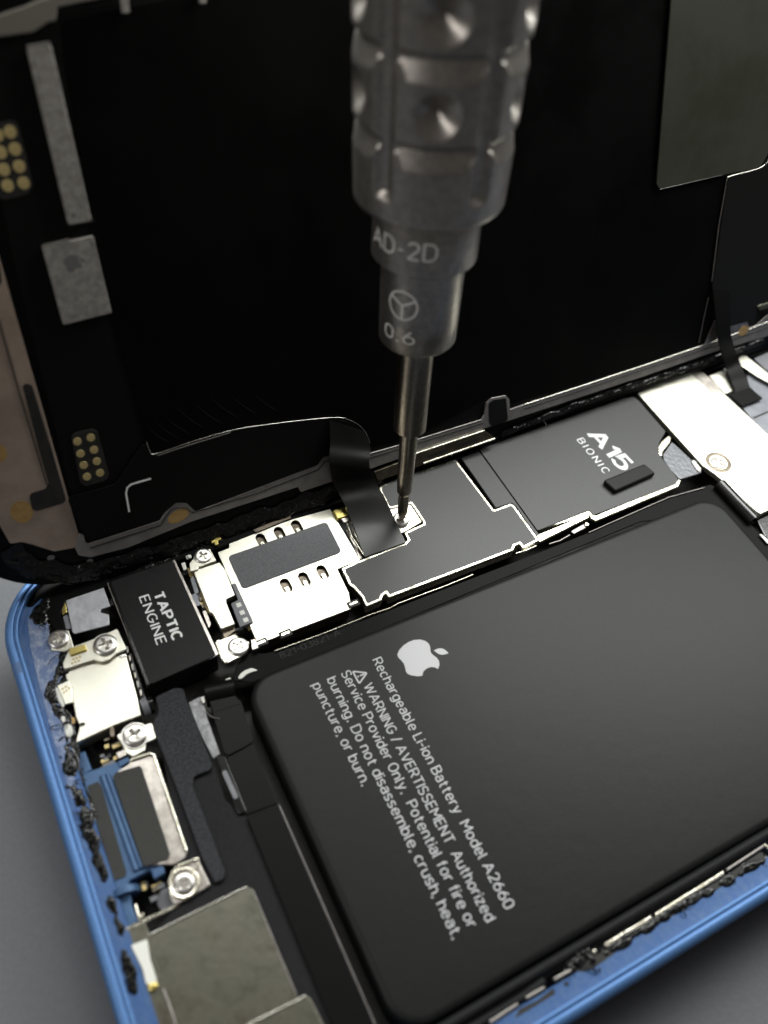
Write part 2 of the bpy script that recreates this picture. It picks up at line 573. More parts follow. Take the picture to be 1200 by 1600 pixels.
def text_on(name, body, p0, p1, cap, z, mat, parent, pt=body_pt, frame=BODY, bold=0.0, spacing=1.0, wgt=0.13, gap=0.21):
    """print between two ends of its baseline, one mesh per word; cap = capital height in mm"""
    words, W = letter_words(body, wgt, gap)
    a, b = Vector(pt(*p0, z)), Vector(pt(*p1, z))
    e = (b - a)
    L = e.length
    e.normalize()
    u = Vector((-e.y, e.x))
    sx = L / W
    out = []
    for vs, fs in words:
        co = []
        for x, y, dz in vs:
            q = a + e * (x * sx) + u * (y * cap)
            co.append(frame @ Vector((q.x, q.y, z + 0.008 + dz)))
        me_ = bpy.data.meshes.new(name)
        me_.from_pydata([tuple(c_) for c_ in co], [], fs)
        out.append(link(name, me_, mat, parent, 0))
    return out


# ------------------------------------------------------------------ fruit emblem outline (unit height body)
def emblem_loops():
    right = [(0.0, 0.87), (0.08, 0.89), (0.20, 0.945), (0.30, 0.955), (0.41, 0.91), (0.48, 0.84), (0.495, 0.815)]
    bite = [(0.42, 0.76), (0.375, 0.67), (0.365, 0.58), (0.385, 0.48), (0.43, 0.405), (0.51, 0.34)]
    low = [(0.47, 0.22), (0.39, 0.09), (0.31, 0.015), (0.23, 0.0), (0.12, 0.035), (0.0, 0.055),
           (-0.12, 0.035), (-0.22, 0.0), (-0.31, 0.02), (-0.40, 0.12), (-0.48, 0.28), (-0.52, 0.45),
           (-0.52, 0.62), (-0.47, 0.78), (-0.38, 0.89), (-0.26, 0.945), (-0.15, 0.93), (-0.07, 0.89)]
    body = right + bite + low
    a, b = Vector((-0.03, 0.975)), Vector((0.20, 1.30))
    d = b - a
    n = Vector((-d.y, d.x)).normalized()
    leaf = [tuple(a + d * (k / 10) + n * 0.105 * math.sin(math.pi * k / 10)) for k in range(11)]
    leaf += [tuple(a + d * (k / 10) - n * 0.085 * math.sin(math.pi * k / 10)) for k in range(9, 0, -1)]
    return [body, leaf]


def emblem(name, base, tip, z, mat, parent, pt, frame, label=None, wide=1.0):
    """base -> tip is the upright axis of the mark"""
    a, b = Vector(pt(*base, z)), Vector(pt(*tip, z))
    u = b - a
    H = u.length / 1.255
    u.normalize()
    e = Vector((u.y, -u.x))
    loops = [[a + e * (x * H * wide) + u * (y * H) for x, y in lp] for lp in emblem_loops()]
    return link(name, curve_mesh(loops, z + 0.012, 0.01, 0.0, frame, 0), mat, parent, 0, label)


# ------------------------------------------------------------------ blobs of old adhesive
def glue(name, path, width, height, count, parent, seed=1, mat=None, size=(0.3, 0.8), up=None):
    """path of 3-D points; a torn, lumpy bead with ragged sides, and crumbs round it"""
    mat = mat or GLUE
    rnd = random.Random(seed)
    up = Vector(up or (0, 0, 1))
    pts = catmull(path, 6)
    # even spacing
    L = [0.0]
    for a_, b_ in zip(pts, pts[1:]):
        L.append(L[-1] + (b_ - a_).length)
    step = 0.11
    N = max(4, int(L[-1] / step))
    even = []
    k = 0
    for i in range(N + 1):
        t = L[-1] * i / N
        while k < len(L) - 2 and L[k + 1] < t:
            k += 1
        f = (t - L[k]) / max(L[k + 1] - L[k], 1e-6)
        even.append(pts[k].lerp(pts[k + 1], f))
    bm = bmesh.new()
    K = 26
    W = width * 1.5
    rows = []
    off = Vector((seed * 13.7, seed * 5.1, 0))
    for i, p in enumerate(even):
        d = (even[min(i + 1, N)] - even[max(i - 1, 0)]).normalized()
        sd = up.cross(d).normalized()
        t = L[-1] * i / N
        shift = width * 0.7 * noise.noise(Vector((t * 0.45, 4, 0)) + off)
        end = min(1.0, t / 1.2, (L[-1] - t) / 1.2)
        row = []
        for j in range(K + 1):
            u_ = -1 + 2 * j / K
            q = p + sd * (u_ * W + shift)
            n = (1.0 * noise.noise(q * 0.6 + off) + 0.42 * noise.noise(q * 1.7 + off) + 0.10 * noise.noise(q * 4.3 + off)
                 + 0.42 - 1.1 * abs(u_) ** 1.7 - 0.8 * (1 - end))
            fold = 0.28 * abs(noise.noise(Vector((q.x * 1.1, q.y * 2.6, q.z)) * 1.3 + off))
            h = height * 0.42 * (min(max(n, -0.4), 0.5) + (fold if n > 0 else 0))
            if n < 0:
                h = -0.12 + h
            row.append(bm.verts.new(q + up * h))
        rows.append(row)
    for a_, b_ in zip(rows, rows[1:]):
        for j in range(K):
            bm.faces.new((a_[j], a_[j + 1], b_[j + 1], b_[j]))
    # crumbs and short strands
    for _ in range(count // 25):
        i = rnd.randrange(0, N)
        p = even[i]
        d = (even[i + 1] - p).normalized()
        sd = up.cross(d).normalized()
        p = p + sd * rnd.choice((-1, 1)) * width * rnd.uniform(0.7, 1.9) + up * 0.02
        s = rnd.uniform(0.04, 0.16)
        res = bmesh.ops.create_icosphere(bm, subdivisions=1, radius=s)
        sc_ = Vector((rnd.uniform(0.6, 3.0), rnd.uniform(0.5, 1.0), rnd.uniform(0.3, 0.8)))
        rot = Matrix.Rotation(rnd.uniform(0, 3.14), 3, 'Z')
        for v in res['verts']:
            c_ = v.co * (1 + 0.6 * noise.noise(v.co * (1.5 / s) + Vector((rnd.random(), 0, 0))))
            v.co = rot @ Vector((c_.x * sc_.x, c_.y * sc_.y, c_.z * sc_.z)) + p
    # stretched strings
    for _ in range(max(2, count // 18)):
        i = rnd.randrange(2, N - 3)
        a_ = even[i] + Vector((rnd.uniform(-1, 1), rnd.uniform(-1, 1), 0)) * width * 0.6 + up * 0.1
        b_ = a_ + Vector((rnd.uniform(-1, 1), rnd.uniform(-1, 1), 0)) * 1.6
        c_ = (a_ + b_) / 2 + up * rnd.uniform(0.1, 0.4)
        tube_bm(bm, catmull([a_, c_, b_], 5), rnd.uniform(0.03, 0.07), 5)
    return link(name, bm_mesh(bm), mat, parent, 85, 'black torn adhesive left along the edge', 'stuff')


# ================================================================== TABLE
me = bpy.data.meshes.new('desk')
me.from_pydata([(-900, -900, -7.8), (1100, -900, -7.8), (1100, 1100, -7.8), (-900, 1100, -7.8)], [], [(0, 1, 2, 3)])
desk = link('desk', me, DESK, None, 0)
desk['kind'] = 'structure'

# ================================================================== PHONE BODY
phone = thing('smartphone_body', 'opened blue smartphone body with exposed black battery, silver shields and screws, lying on grey desk',
              'smartphone', (73.35, 35.75, -7.8))


def rrect(x0, y0, x1, y1, r, n=10):
    out = []
    for cx, cy, a0 in ((x1 - r, y0 + r, -90), (x1 - r, y1 - r, 0), (x0 + r, y1 - r, 90), (x0 + r, y0 + r, 180)):
        for k in range(n + 1):
            a = math.radians(a0 + 90 * k / n)
            out.append(Vector((cx + r * math.cos(a), cy + r * math.sin(a))))
    return out


def sweep_ring(profile, r_out=10.5):
    """profile of (inward distance, z) around the housing"""
    bm = bmesh.new()
    rings = []
    for d, z in profile:
        loop = rrect(d, d, 146.7 - d, 71.5 - d, max(r_out - d, 0.8), 14)
        rings.append([bm.verts.new((p.x, p.y, z)) for p in loop])
    n = len(rings[0])
    for a, b in zip(rings, rings[1:]):
        for k in range(n):
            bm.faces.new((a[k], a[(k + 1) % n], b[(k + 1) % n], b[k]))
    return bm_mesh(bm)


link('frame', sweep_ring([(2.0, -7.8), (0.7, -7.8), (0.2, -7.5), (0.0, -7.0), (0.0, -1.0), (0.08, -0.5), (0.28, -0.18), (0.6, 0.0),
                          (0.95, 0.0), (1.05, -0.06), (1.09, -0.35), (1.2, -0.37), (1.24, -0.18), (1.3, -0.14), (1.5, -0.14),
                          (1.58, -0.2), (1.62, -0.7), (1.62, -1.4)]), BLUE, phone, 40, 'blue aluminium outer frame')
link('frame_ledge', sweep_ring([(1.58, -0.9), (1.9, -0.95), (3.4, -1.0), (3.5, -1.15), (3.5, -6.0)]), BLUE_DIRTY, phone, 40,
     'scuffed blue ledge inside the frame')
bplate('scuffed_ledge_patch', [(42, 965), (62, 950), (75, 975), (78, 1000), (98, 1018), (104, 1045), (86, 1075), (92, 1100), (108, 1130), (110, 1170), (116, 1215), (124, 1250), (112, 1248), (86, 1165), (62, 1075), (47, 1010)], -0.92, 0.9, SCUFF, phone, 0.8, 0.03)
plate('inner_floor', rrect(4.5, 4.5, 142, 67, 6), -5.0, 0.5, CAVITY, phone, 0, 0)
for (ax, ay, sx, sy) in ((-0.03, 58.2, 2.0, 1.5),):
    bm = bmesh.new()
    for d, z in ():
        pass
    prof = [(-0.012, -7.0), (-0.012, -1.0), (0.07, -0.49), (0.27, -0.168), (0.6, 0.012), (0.95, 0.012), (1.06, -0.05)]
    r0 = [bm.verts.new((d, 57.4, z)) for d, z in prof]
    r1 = [bm.verts.new((d, 58.9, z)) for d, z in prof]
    for k in range(len(prof) - 1):
        bm.faces.new((r0[k], r1[k], r1[k + 1], r0[k + 1]))
    link('antenna_band', bm_mesh(bm), BLUE_BAND, phone, 40)

# ---- battery
BX0, BX1 = body_pt(393, 1075, -0.9)[0], 0
bl = Vector(body_pt(391, 1068, -0.9))
tr = Vector(body_pt(1100, 772, -0.9))
bb = Vector(body_pt(950, 1437, -0.9))
rt = Vector(body_pt(1180, 845, -0.9))
bx0, bx1, by0, by1 = bl.x - 0.9, rt.x, bb.y, (bl.y + tr.y) / 2


def soft_box(x0, y0, x1, y1, r, ztop, zbot, edge, nseg=8):
    prof = []
    for k in range(nseg + 1):
        a = math.pi / 2 * k / nseg
        prof.append((edge * (1 - math.sin(a)), ztop - edge * 0.75 * (1 - math.cos(a))))
    prof = prof[::-1]            # from outside wall up to the top edge
    bm = bmesh.new()
    rings = []
    for d, z in [(0, zbot)] + [(edge * (1 - math.cos(math.pi / 2 * k / nseg)), ztop - edge * 0.75 * (1 - math.sin(math.pi / 2 * k / nseg))) for k in range(nseg + 1)]:
        loop = rrect(x0 + d, y0 + d, x1 - d, y1 - d, max(r - d, 0.3), 12)
        rings.append([bm.verts.new((p.x, p.y, z)) for p in loop])
    n = len(rings[0])
    for a, b in zip(rings, rings[1:]):
        for k in range(n):
            bm.faces.new((a[k], a[(k + 1) % n], b[(k + 1) % n], b[k]))
    bm.faces.new(rings[-1])
    return bm_mesh(bm)


battery = link('battery', soft_box(bx0, by0, bx1, by1, 3.6, -0.85, -4.9, 0.85), BATTERY, phone, 60, 'large matt black rechargeable battery')
ZT = -0.85
CAPB = 1.12
text_on('printed_text', 'Rechargeable Li-ion Battery  Model A2660', (582, 1032), (790, 1421), CAPB, ZT, PRINT, battery, wgt=0.12)
text_on('printed_text', 'WARNING / AVERTISSEMENT  Authorized', (568, 1072), (760, 1441), CAPB, ZT, PRINT, battery, wgt=0.12)
text_on('printed_text', 'Service Provider Only.  Potential for fire or', (533, 1052), (732, 1451), CAPB, ZT, PRINT, battery, wgt=0.12)
text_on('printed_text', 'burning. Do not disassemble, crush, heat,', (511, 1062), (708, 1467), CAPB, ZT, PRINT, battery, wgt=0.12)
text_on('printed_text', 'puncture, or burn.', (488, 1071), (566, 1229), CAPB, ZT, PRINT, battery, wgt=0.12)
emblem('printed_emblem', (628, 1038), (693, 1012), ZT, PRINT, battery, body_pt, BODY, wide=1.0)
# warning triangle
a = Vector(body_pt(555, 1059, ZT))
tri = [a + Vector((0, 1.05)), a + Vector((0, -1.05)), a + Vector((1.75, 0))]
tr_o = fillet(tri, 0.25)
tr_i = fillet(inset(tri, 0.19), 0.1)
link('warning_mark', curve_mesh([tr_o, tr_i], ZT + 0.012, 0.01, 0, BODY, 0), PRINT, battery, 0)
plate('warning_mark', [(a.x + 0.62, a.y - 0.08), (a.x + 1.2, a.y - 0.1), (a.x + 1.2, a.y + 0.1), (a.x + 0.62, a.y + 0.08)], ZT + 0.012, 0.01, PRINT, battery, 0, 0, smooth=0)
plate('warning_mark', [(a.x + 0.3, a.y - 0.1), (a.x + 0.48, a.y - 0.1), (a.x + 0.48, a.y + 0.1), (a.x + 0.3, a.y + 0.1)], ZT + 0.012, 0.01, PRINT, battery, 0.03, 0, smooth=0)

# ---- screws: one built, the rest copied
def screw_mesh(R=1.25):
    """pan head with a cross recess: radial grid, sunk where the cross lies"""
    bm = bmesh.new()
    prof = [(0.0, 0), (0.12, 0), (0.2, 0), (0.28, 0), (0.36, 0), (0.44, 0), (0.52, 0), (0.6, 0), (0.72, 0), (0.84, -0.02), (0.93, -0.07), (0.985, -0.15), (1.0, -0.25), (1.0, -0.55)]
    seg = 64
    rings = []
    for r, z in prof:
        ring = []
        for k in range(seg if r > 0 else 1):
            t = 2 * math.pi * k / seg
            x, y = r * R * math.cos(t), r * R * math.sin(t)
            zz = z * R
            w = 0.13 * R
            L = 0.56 * R
            if (abs(x) < w and abs(y) < L) or (abs(y) < w and abs(x) < L):
                zz -= 0.32 * R * (1 - 0.5 * max(abs(x), abs(y)) / L)
            ring.append(bm.verts.new((x, y, zz)))
        rings.append(ring)
    for a_, b_ in zip(rings, rings[1:]):
        for k in range(seg):
            k2 = (k + 1) % seg
            if len(a_) == 1:
                bm.faces.new((a_[0], b_[k], b_[k2]))
            else:
                bm.faces.new((a_[k], b_[k], b_[k2], a_[k2]))
    return bm_mesh(bm)


screw_base = screw_mesh(1.0)


def screw(px, py, z, r_px_mm, rot=0.3, tilt=(0, 0), parent=phone, mat=STEEL, washer=False, label=None):
    me_ = screw_base.copy()
    c = b3(px, py, z)
    M = Matrix.Translation(c) @ Matrix.Rotation(tilt[0], 4, 'X') @ Matrix.Rotation(tilt[1], 4, 'Y') @ Matrix.Rotation(rot, 4, 'Z') @ Matrix.Diagonal((r_px_mm, r_px_mm, r_px_mm, 1))
    me_.transform(M)
    o = link('screw', me_, mat, parent, 30, label)
    if washer:
        w = lathe_mesh([(r_px_mm * 0.9, -0.42), (r_px_mm * 1.17, -0.42), (r_px_mm * 1.2, -0.5), (r_px_mm * 1.2, -0.7), (r_px_mm * 0.9, -0.7)], 40)
        w.transform(Matrix.Translation(c))
        link('washer', w, mat, o if False else parent, 40)
    return o


screw(317, 868, -0.05, 1.12, 0.25, (0.12, 0.0))
screw(372, 1009, -0.25, 1.28, 0.6)
screw(164, 1006, -0.05, 1.42, 0.1, washer=True)
screw(91, 997, -0.45, 1.25, 0.2)
screw(210, 1147, -0.35, 1.32, 0.35, washer=True)
screw(287.5, 1380, -0.6, 1.05, 0.5)
screw(1122.5, 722.5, -0.2, 1.15, 0.2, mat=SHIELD_GRAIN)

# ---- haptic motor
hap = bplate('haptic_motor_case', [(168, 910), (272, 874), (341, 1025), (229, 1072)], -0.36, 3.6, BLACK_GLOSS, phone, 0.4, 0.1,
             label='black haptic motor with bright steel flanks')
bplate('steel_flank', [(167, 911), (173, 909), (235, 1068), (229, 1071)], -0.40, 0.8, SHIELD_GRAIN, hap, 0.05, 0.05)
bplate('steel_flank', [(269, 876), (273, 874), (342, 1022), (337, 1025)], -0.34, 0.8, SHIELD_GRAIN, hap, 0.05, 0.05)
bplate('haptic_motor_cover', [(172.5, 909), (270, 875), (337.5, 1024), (234, 1070)], -0.28, 0.2, HAPTIC, hap, 0.45, 0.05)
text_on('printed_text', 'TAPTIC', (240, 929), (271, 1001), 1.12, -0.272, PRINT_BRIGHT, hap, wgt=0.215, gap=0.25)
text_on('printed_text', 'ENGINE', (218, 934), (246, 1008), 1.10, -0.272, PRINT_BRIGHT, hap, wgt=0.13, gap=0.24)

# ---- logic board sim tray shield
slot_px = [(408.5, 844), (437, 833.5), (464, 823), (447, 915), (475.5, 905), (504, 894)]
ZS = -0.75
slot_holes = []
for sx_, sy_ in slot_px:
    c = body_pt(sx_, sy_, ZS)
    slot_holes.append((pill(c, 0.5, 0.6, math.radians(90)), 0))
spts = [body_pt(x, y, ZS) for x, y in [(340, 863), (358, 856), (358, 849), (396, 833), (440, 816), (516, 795), (563, 875), (527, 889), (545, 926), (549, 951), (403, 1006)]]
shield = plate('card_reader_shield', spts, ZS, 0.16, SHIELD, phone, 0.2, 0.05, BODY, slot_holes, label='bright silver card reader shield with six slots')
plate('shield_base', inset(spts, 0.12), ZS - 0.55, 1.8, DARK_STEEL, shield, 0.2, 0.05)
bplate('adhesive_pad', [(356, 869), (510, 815), (534, 862), (379, 920)], ZS + 0.14, 0.14, GREY_PAD, shield, 0.6, 0.03)
for sx_, sy_ in slot_px:
    c = Vector(body_pt(sx_, sy_, ZS))
    plate('slot_tongue', [(c.x - 0.28, c.y - 1.2), (c.x + 0.28, c.y - 1.2), (c.x + 0.25, c.y - 0.05), (c.x - 0.25, c.y - 0.05)], ZS - 0.22, 0.12, SHIELD_EDGE, shield, 0.05, 0.03)
# clips at the near edge of the shield
for px_, py_ in ((408, 1004), (446, 990), (552, 943)):
    c = Vector(body_pt(px_, py_, ZS))
    cl_ = plate('shield_clip', [(c.x - 0.8, c.y - 0.5), (c.x + 0.8, c.y - 0.5), (c.x + 0.8, c.y + 0.45), (c.x - 0.8, c.y + 0.45)], ZS + 0.1, 0.8, CAVITY, shield, 0.15, 0.08)
    plate('shield_clip', [(c.x - 0.55, c.y - 0.2), (c.x + 0.55, c.y - 0.2), (c.x + 0.55, c.y + 0.12), (c.x - 0.55, c.y + 0.12)], ZS + 0.16, 0.1, SHIELD_EDGE, shield, 0.08, 0.03)
bplate('bronze_flap', [(395, 828), (452, 803), (455, 809), (400, 832)], ZS + 0.25, 0.12, DARK_STEEL, phone, 0.1, 0.03)
tube('brass_rail', [b3(349, 835, -0.3), b3(497, 784, -0.3)], 0.11, GOLD_BRIGHT, phone)
# connector plate with three windows
conn = bplate('connector_plate', [(361, 943), (372, 937), (362, 912), (368, 911), (396, 971), (375, 980)], -0.45, 0.3, GREY_PLATE, phone, 0.12, 0.04)
for px_, py_ in ((373.3, 945), (378.5, 957), (384, 968.5)):
    c = Vector(body_pt(px_, py_, -0.44))
    plate('contact_window', [(c.x - 0.3, c.y - 0.3), (c.x + 0.3, c.y - 0.3), (c.x + 0.3, c.y + 0.3), (c.x - 0.3, c.y + 0.3)], -0.43, 0.03, WHITE, conn, 0.08, 0)
# flex bracket with embossed slot
br = bplate('flex_bracket', [(302.5, 895), (310, 889), (343, 878), (352, 890), (360, 911), (367.5, 930), (353, 937), (354, 942), (367, 975), (345, 983), (332, 958), (327, 956)],
            -0.5, 0.9, SHIELD, phone, 0.2, 0.1, label='bright silver bracket with an embossed slot')
c = Vector(body_pt(347.5, 959, -0.5))
link('embossed_slot', curve_mesh([pill(c, 0.95, 0.48, math.radians(90)), pill(c, 0.95, 0.3, math.radians(90))], -0.44, 0.08, 0.03, BODY), SHIELD_GRAIN, br, 40)
ub = bplate('screw_bracket', [(296, 880), (302, 873), (303, 868), (328, 857), (338, 876), (310, 886), (310, 890), (297, 893)], -0.3, 0.5, SHIELD, phone, 0.15, 0.06)
bplate('contact_pad', [(290, 868), (298, 866), (300, 871), (291, 873)], -0.4, 0.3, WHITE, phone, 0.2, 0.05)
bplate('gold_clip', [(330, 845), (336, 843), (335, 840), (344, 838), (346, 842), (340, 845), (342, 850), (336, 852), (335, 847), (331, 849)], -0.2, 0.35, GOLD_BRIGHT, phone, 0.05, 0.04)
lb = bplate('screw_bracket', [(336, 1003), (349, 998), (366, 992), (390, 1003), (379, 1024), (353, 1037), (346, 1030)], -0.5, 0.5, SHIELD, phone, 0.15, 0.06)
bplate('bracket_fold', [(338, 1001), (343, 999), (356, 1032), (351, 1036)], -0.3, 0.5, SHIELD_EDGE, lb, 0.05, 0.05)
bplate('bracket_wall', [(392, 1000), (399, 998), (404, 1012), (394, 1016)], -0.5, 0.8, SHIELD_GRAIN, lb, 0.05, 0.05)
bplate('flex_stub', [(346, 985), (366, 977), (368, 985), (351, 999)], -1.2, 0.5, DARK_STEEL, phone, 0.1, 0.05)
# gap between haptic motor and bracket
for pts_, mt_, z_ in (([(297, 903), (303, 900), (311, 925), (305, 930)], GREY_FILM, -0.9), ([(298, 930), (306, 926), (314, 945), (305, 948)], GREY_FILM, -0.7),
                      ([(316, 955), (322, 953), (330, 975), (326, 982)], SHIELD_GRAIN, -1.2), ([(283, 880), (289, 878), (292, 889), (287, 891)], WHITE, -0.6),
                      ([(292, 886), (300, 890), (303, 903), (296, 900)], GOLD, -1.1)):
    bplate('flex_tab', pts_, z_, 0.2, mt_, phone, 0.1, 0.05)
for i in range(9):
    c = b3(313 + i * 1.35, 927 + i * 3.6, -0.9)
    bplate('solder_joint', [(312.5 + i * 1.4, 926 + i * 3.6), (315 + i * 1.4, 925 + i * 3.6), (316 + i * 1.4, 927.5 + i * 3.6), (313.3 + i * 1.4, 928.5 + i * 3.6)], -0.9, 0.2, GOLD, phone, 0.03, 0.03)

# ---- graphite covered main shield
ZG = -0.62
outline = [(572, 948), (565, 933), (552, 918), (545, 913), (533, 888), (560, 876), (617, 853), (632, 848), (637, 843), (631, 832), (661, 818), (660, 814), (642, 787),
           (610, 795), (605, 791), (593, 767), (593, 759), (618, 749), (647, 739), (712, 717), (772, 796), (798, 786.5), (804, 790), (843, 844), (817, 858),
           (812, 850), (805, 853), (802, 860), (607, 934), (603, 927), (598, 932), (596, 938)]
gp = [body_pt(x, y, ZG) for x, y in outline]
gsh = plate('main_board_shield', gp, ZG, 1.6, SHIELD_EDGE, phone, 0.18, 0.10, label='bright edged shield covered by a dark graphite sheet')
plate('graphite_sheet', inset(gp, 0.34), ZG + 0.05, 0.09, GRAPHITE, gsh, 0.25, 0.03)
bplate('graphite_step', [(720, 714), (748, 704), (842, 834), (838, 838), (805, 789), (799, 785.5), (775, 793)], ZG - 0.15, 0.3, GRAPHITE, gsh, 0.1, 0.04)
bplate('screw_pad', [(607, 797), (641, 788), (659, 815), (632, 831), (618, 836)], ZG - 0.18, 0.5, SHIELD, gsh, 0.2, 0.05)
bplate('board_gap_metal', [(562, 874), (567, 872), (545, 826), (540, 828)], ZG - 0.5, 0.6, SHIELD_GRAIN, phone, 0.1, 0.08)
tube('spring_clip', [b3(541, 815, -0.7), b3(549, 838, -0.6), b3(569, 868, -0.6)], 0.14, SHIELD_EDGE, phone)
tube('spring_clip', [b3(547, 815, -0.7), b3(556, 838, -0.5), b3(572, 866, -0.6)], 0.12, SHIELD_EDGE, phone)
bplate('gold_clip', [(519, 797), (541, 790), (545, 806), (527, 811)], -0.2, 0.5, GOLD_BRIGHT, phone, 0.25, 0.15)
bplate('clip_foot', [(531, 809), (546, 803), (549, 812), (538, 817)], -0.4, 0.5, SHIELD_GRAIN, phone, 0.15, 0.1)
# ---- processor graphite sheet
ZA = -0.58
ap = [(749, 702), (976, 622), (991, 620), (1000, 628), (1040, 674), (1030, 692), (1028, 704), (1033, 714), (1060, 749), (1056, 756), (927, 805), (920, 797), (840, 829)]
asheet = bplate('processor_graphite_sheet', ap, ZA, 0.12, GRAPHITE, phone, 0.25, 0.04, label='dark grey graphite sheet over the processor')
bplate('processor_shield', [(752, 704), (990, 622), (1036, 676), (1024, 706), (1056, 752), (930, 803), (845, 826)], ZA - 0.14, 1.4, SHIELD_EDGE, phone, 0.2, 0.05)
text_on('printed_text', 'A15', (918.5, 680), (970, 734), 2.5, ZA + 0.01, PRINT_BRIGHT, asheet, wgt=0.19, gap=0.17)
text_on('printed_text', 'BIONIC', (901.5, 687.5), (944, 740), 1.1, ZA + 0.01, PRINT_BRIGHT, asheet, wgt=0.13, gap=0.42)
bplate('foam_block', [(943, 750), (1007, 724), (1025, 739), (962, 767)], 0.25, 0.85, HAPTIC, asheet, 0.35, 0.25)
bplate('shield_rim', [(839, 836), (918, 803), (921, 808), (843, 847)], ZA - 0.1, 0.5, SHIELD_EDGE, phone, 0.08, 0.08)
bplate('shield_rim', [(917, 798), (922, 796), (929, 806), (1052, 756), (1061, 748), (1064, 751), (1060, 760), (931, 814), (924, 810)], ZA - 0.1, 0.5, SHIELD_EDGE, phone, 0.08, 0.08)
bplate('shield_rim', [(1044, 680), (1049, 683), (1048, 690), (1037, 704), (1034, 714), (1029, 708), (1028, 698), (1033, 690)], ZA + 0.02, 0.5, SHIELD_EDGE, phone, 0.3, 0.15)
bplate('crinkled_flex', [(1050, 690), (1078, 716), (1097, 738), (1089, 741), (1062, 749), (1048, 734), (1037, 718), (1036, 710)], ZA - 0.15, 0.25, GREY_CRINKLE, phone, 0.25, 0.08)
c = b3(1088, 729, ZA)
bplate('white_pill', [(1080, 720), (1085, 718), (1096, 732), (1094, 738), (1088, 733)], ZA + 0.05, 0.2, WHITE, phone, 0.3, 0.08)
# board side between shields and battery
for i in range(16):
    x_, y_ = 846 + i * 2.6, 843 - i * 1.1
    bplate('board_contact', [(x_, y_ - 2), (x_ + 1.3, y_ - 2.6), (x_ + 2.6, y_ + 1.0), (x_ + 1.2, y_ + 1.8)], -1.2, 0.3, DARK_STEEL, phone, 0.02, 0.02)
bplate('metal_sliver', [(892, 830), (915, 817), (920, 822), (897, 834)], -1.0, 0.2, BEZEL, phone, 0.1, 0.05)
c = b3(917, 819, -0.8)
w = lathe_mesh([(0, 0.12), (0.25, 0.08), (0.33, 0), (0.33, -0.3)], 24)
w.transform(Matrix.Translation(c))
link('locating_pin', w, SHIELD_EDGE, phone)
# border film between board and battery, with rail
bplate('battery_border_film', [(363, 1064), (368, 1043), (377, 1028), (393, 1018), (410, 1021), (427, 1018), (560, 972), (845, 862), (920, 832), (1060, 770), (1110, 757),
                               (1128, 765), (1200, 850), (1240, 905), (1190, 880), (1120, 800), (1000, 815), (395, 1066)], -1.35, 0.2, FILM_DARK, phone, 0.5, 0.06,
       label='black film between board and battery')
text_on('printed_text', '821-03821-A', (440, 1029), (533, 992), 0.85, -1.33, PRINT_DARK, phone)
tube('metal_rail', [b3(x, y, -1.15) for x, y in ((430, 1017), (500, 992), (563, 967), (574, 962), (610, 950), (622, 943), (700, 914), (739, 898))], 0.09, SHIELD_EDGE, phone)
tube('metal_rail', [b3(x, y, -1.15) for x, y in ((806, 865), (822, 860), (838, 853))], 0.14, SHIELD_EDGE, phone)
tube('metal_rail', [b3(x, y, -1.1) for x, y in ((858, 850), (875, 845), (890, 836))], 0.12, BEZEL, phone)
tube('film_edge', [b3(x, y, -1.15) for x, y in ((920, 832), (990, 801), (1045, 777), (1100, 762))], 0.07, BEZEL, phone)
bplate('white_crescent', [(372, 1058), (376, 1052), (383, 1047), (393, 1043.5), (404, 1047), (396, 1049), (386, 1053), (378, 1060), (373, 1061)], -1.15, 0.2, WHITE, phone, 0.1, 0.05)
bplate('painted_glint', [(352, 1061), (360, 1058), (362, 1064), (355, 1067)], -1.3, 0.2, WHITE, phone, 0.1, 0.05)  # white sliver painting a glint beside the film

# ---- camera side shield
ZC = -0.35
cs = bplate('camera_shield', [(996, 614), (1050, 593), (1082, 583), (1127, 611), (1285, 757), (1188, 803), (1180, 797), (1131, 752), (1119, 742), (1098, 727)],
            ZC, 0.9, SHIELD, phone, 0.3, 0.08, label='large bright silver shield beside the processor')
c = b3(1122.5, 722.5, ZC)
w = lathe_mesh([(1.35, 0.02), (1.42, 0.06), (1.78, 0.08), (1.95, 0.01), (1.95, -0.05)], 48)
w.transform(Matrix.Translation(c))
link('screw_collar', w, DARK_STEEL, cs, 60)
bplate('dark_metal_tape', [(1081, 584), (1094, 578), (1129, 608), (1115, 615)], ZC + 0.06, 0.05, SHIELD_GRAIN, cs, 0.1, 0.01)
bplate('foil_flap', [(1108, 587), (1129, 579), (1142, 588), (1149, 603), (1150, 609), (1133, 615)], ZC - 0.1, 0.2, SHIELD, phone, 0.15, 0.05)
bplate('camera_cover', [(1167, 587), (1176, 582), (1250, 620), (1300, 700), (1270, 740), (1182, 662), (1159, 635), (1191, 623), (1170, 602)], -0.7, 0.4, GREY_FILM, phone, 0.3, 0.08)
bplate('camera_cover_seam', [(1176, 652), (1200, 642), (1202, 644), (1179, 654)], -0.66, 0.03, CAVITY, phone, 0.02, 0.0)
bplate('silver_flex', [(1153, 562), (1158, 555), (1166, 556), (1200, 583), (1235, 605), (1235, 622), (1200, 597), (1183, 588), (1157, 570)], 0.0, 0.15, SHIELD, phone, 0.3, 0.05)
bplate('camera_cover', [(1178, 560), (1205, 548), (1290, 590), (1290, 640), (1230, 600), (1195, 576)], -0.5, 0.3, GREY_PLATE, phone, 0.3, 0.08)
bplate('small_white_tab', [(1131, 576), (1136, 574), (1139, 581), (1134, 583)], -0.3, 0.2, WHITE, phone, 0.1, 0.05)
tube('black_roller', [b3(1124, 757, -0.9), b3(1150, 785, -0.9), b3(1178, 814, -0.9)], 1.0, BLACK_GLOSS, phone, 16)
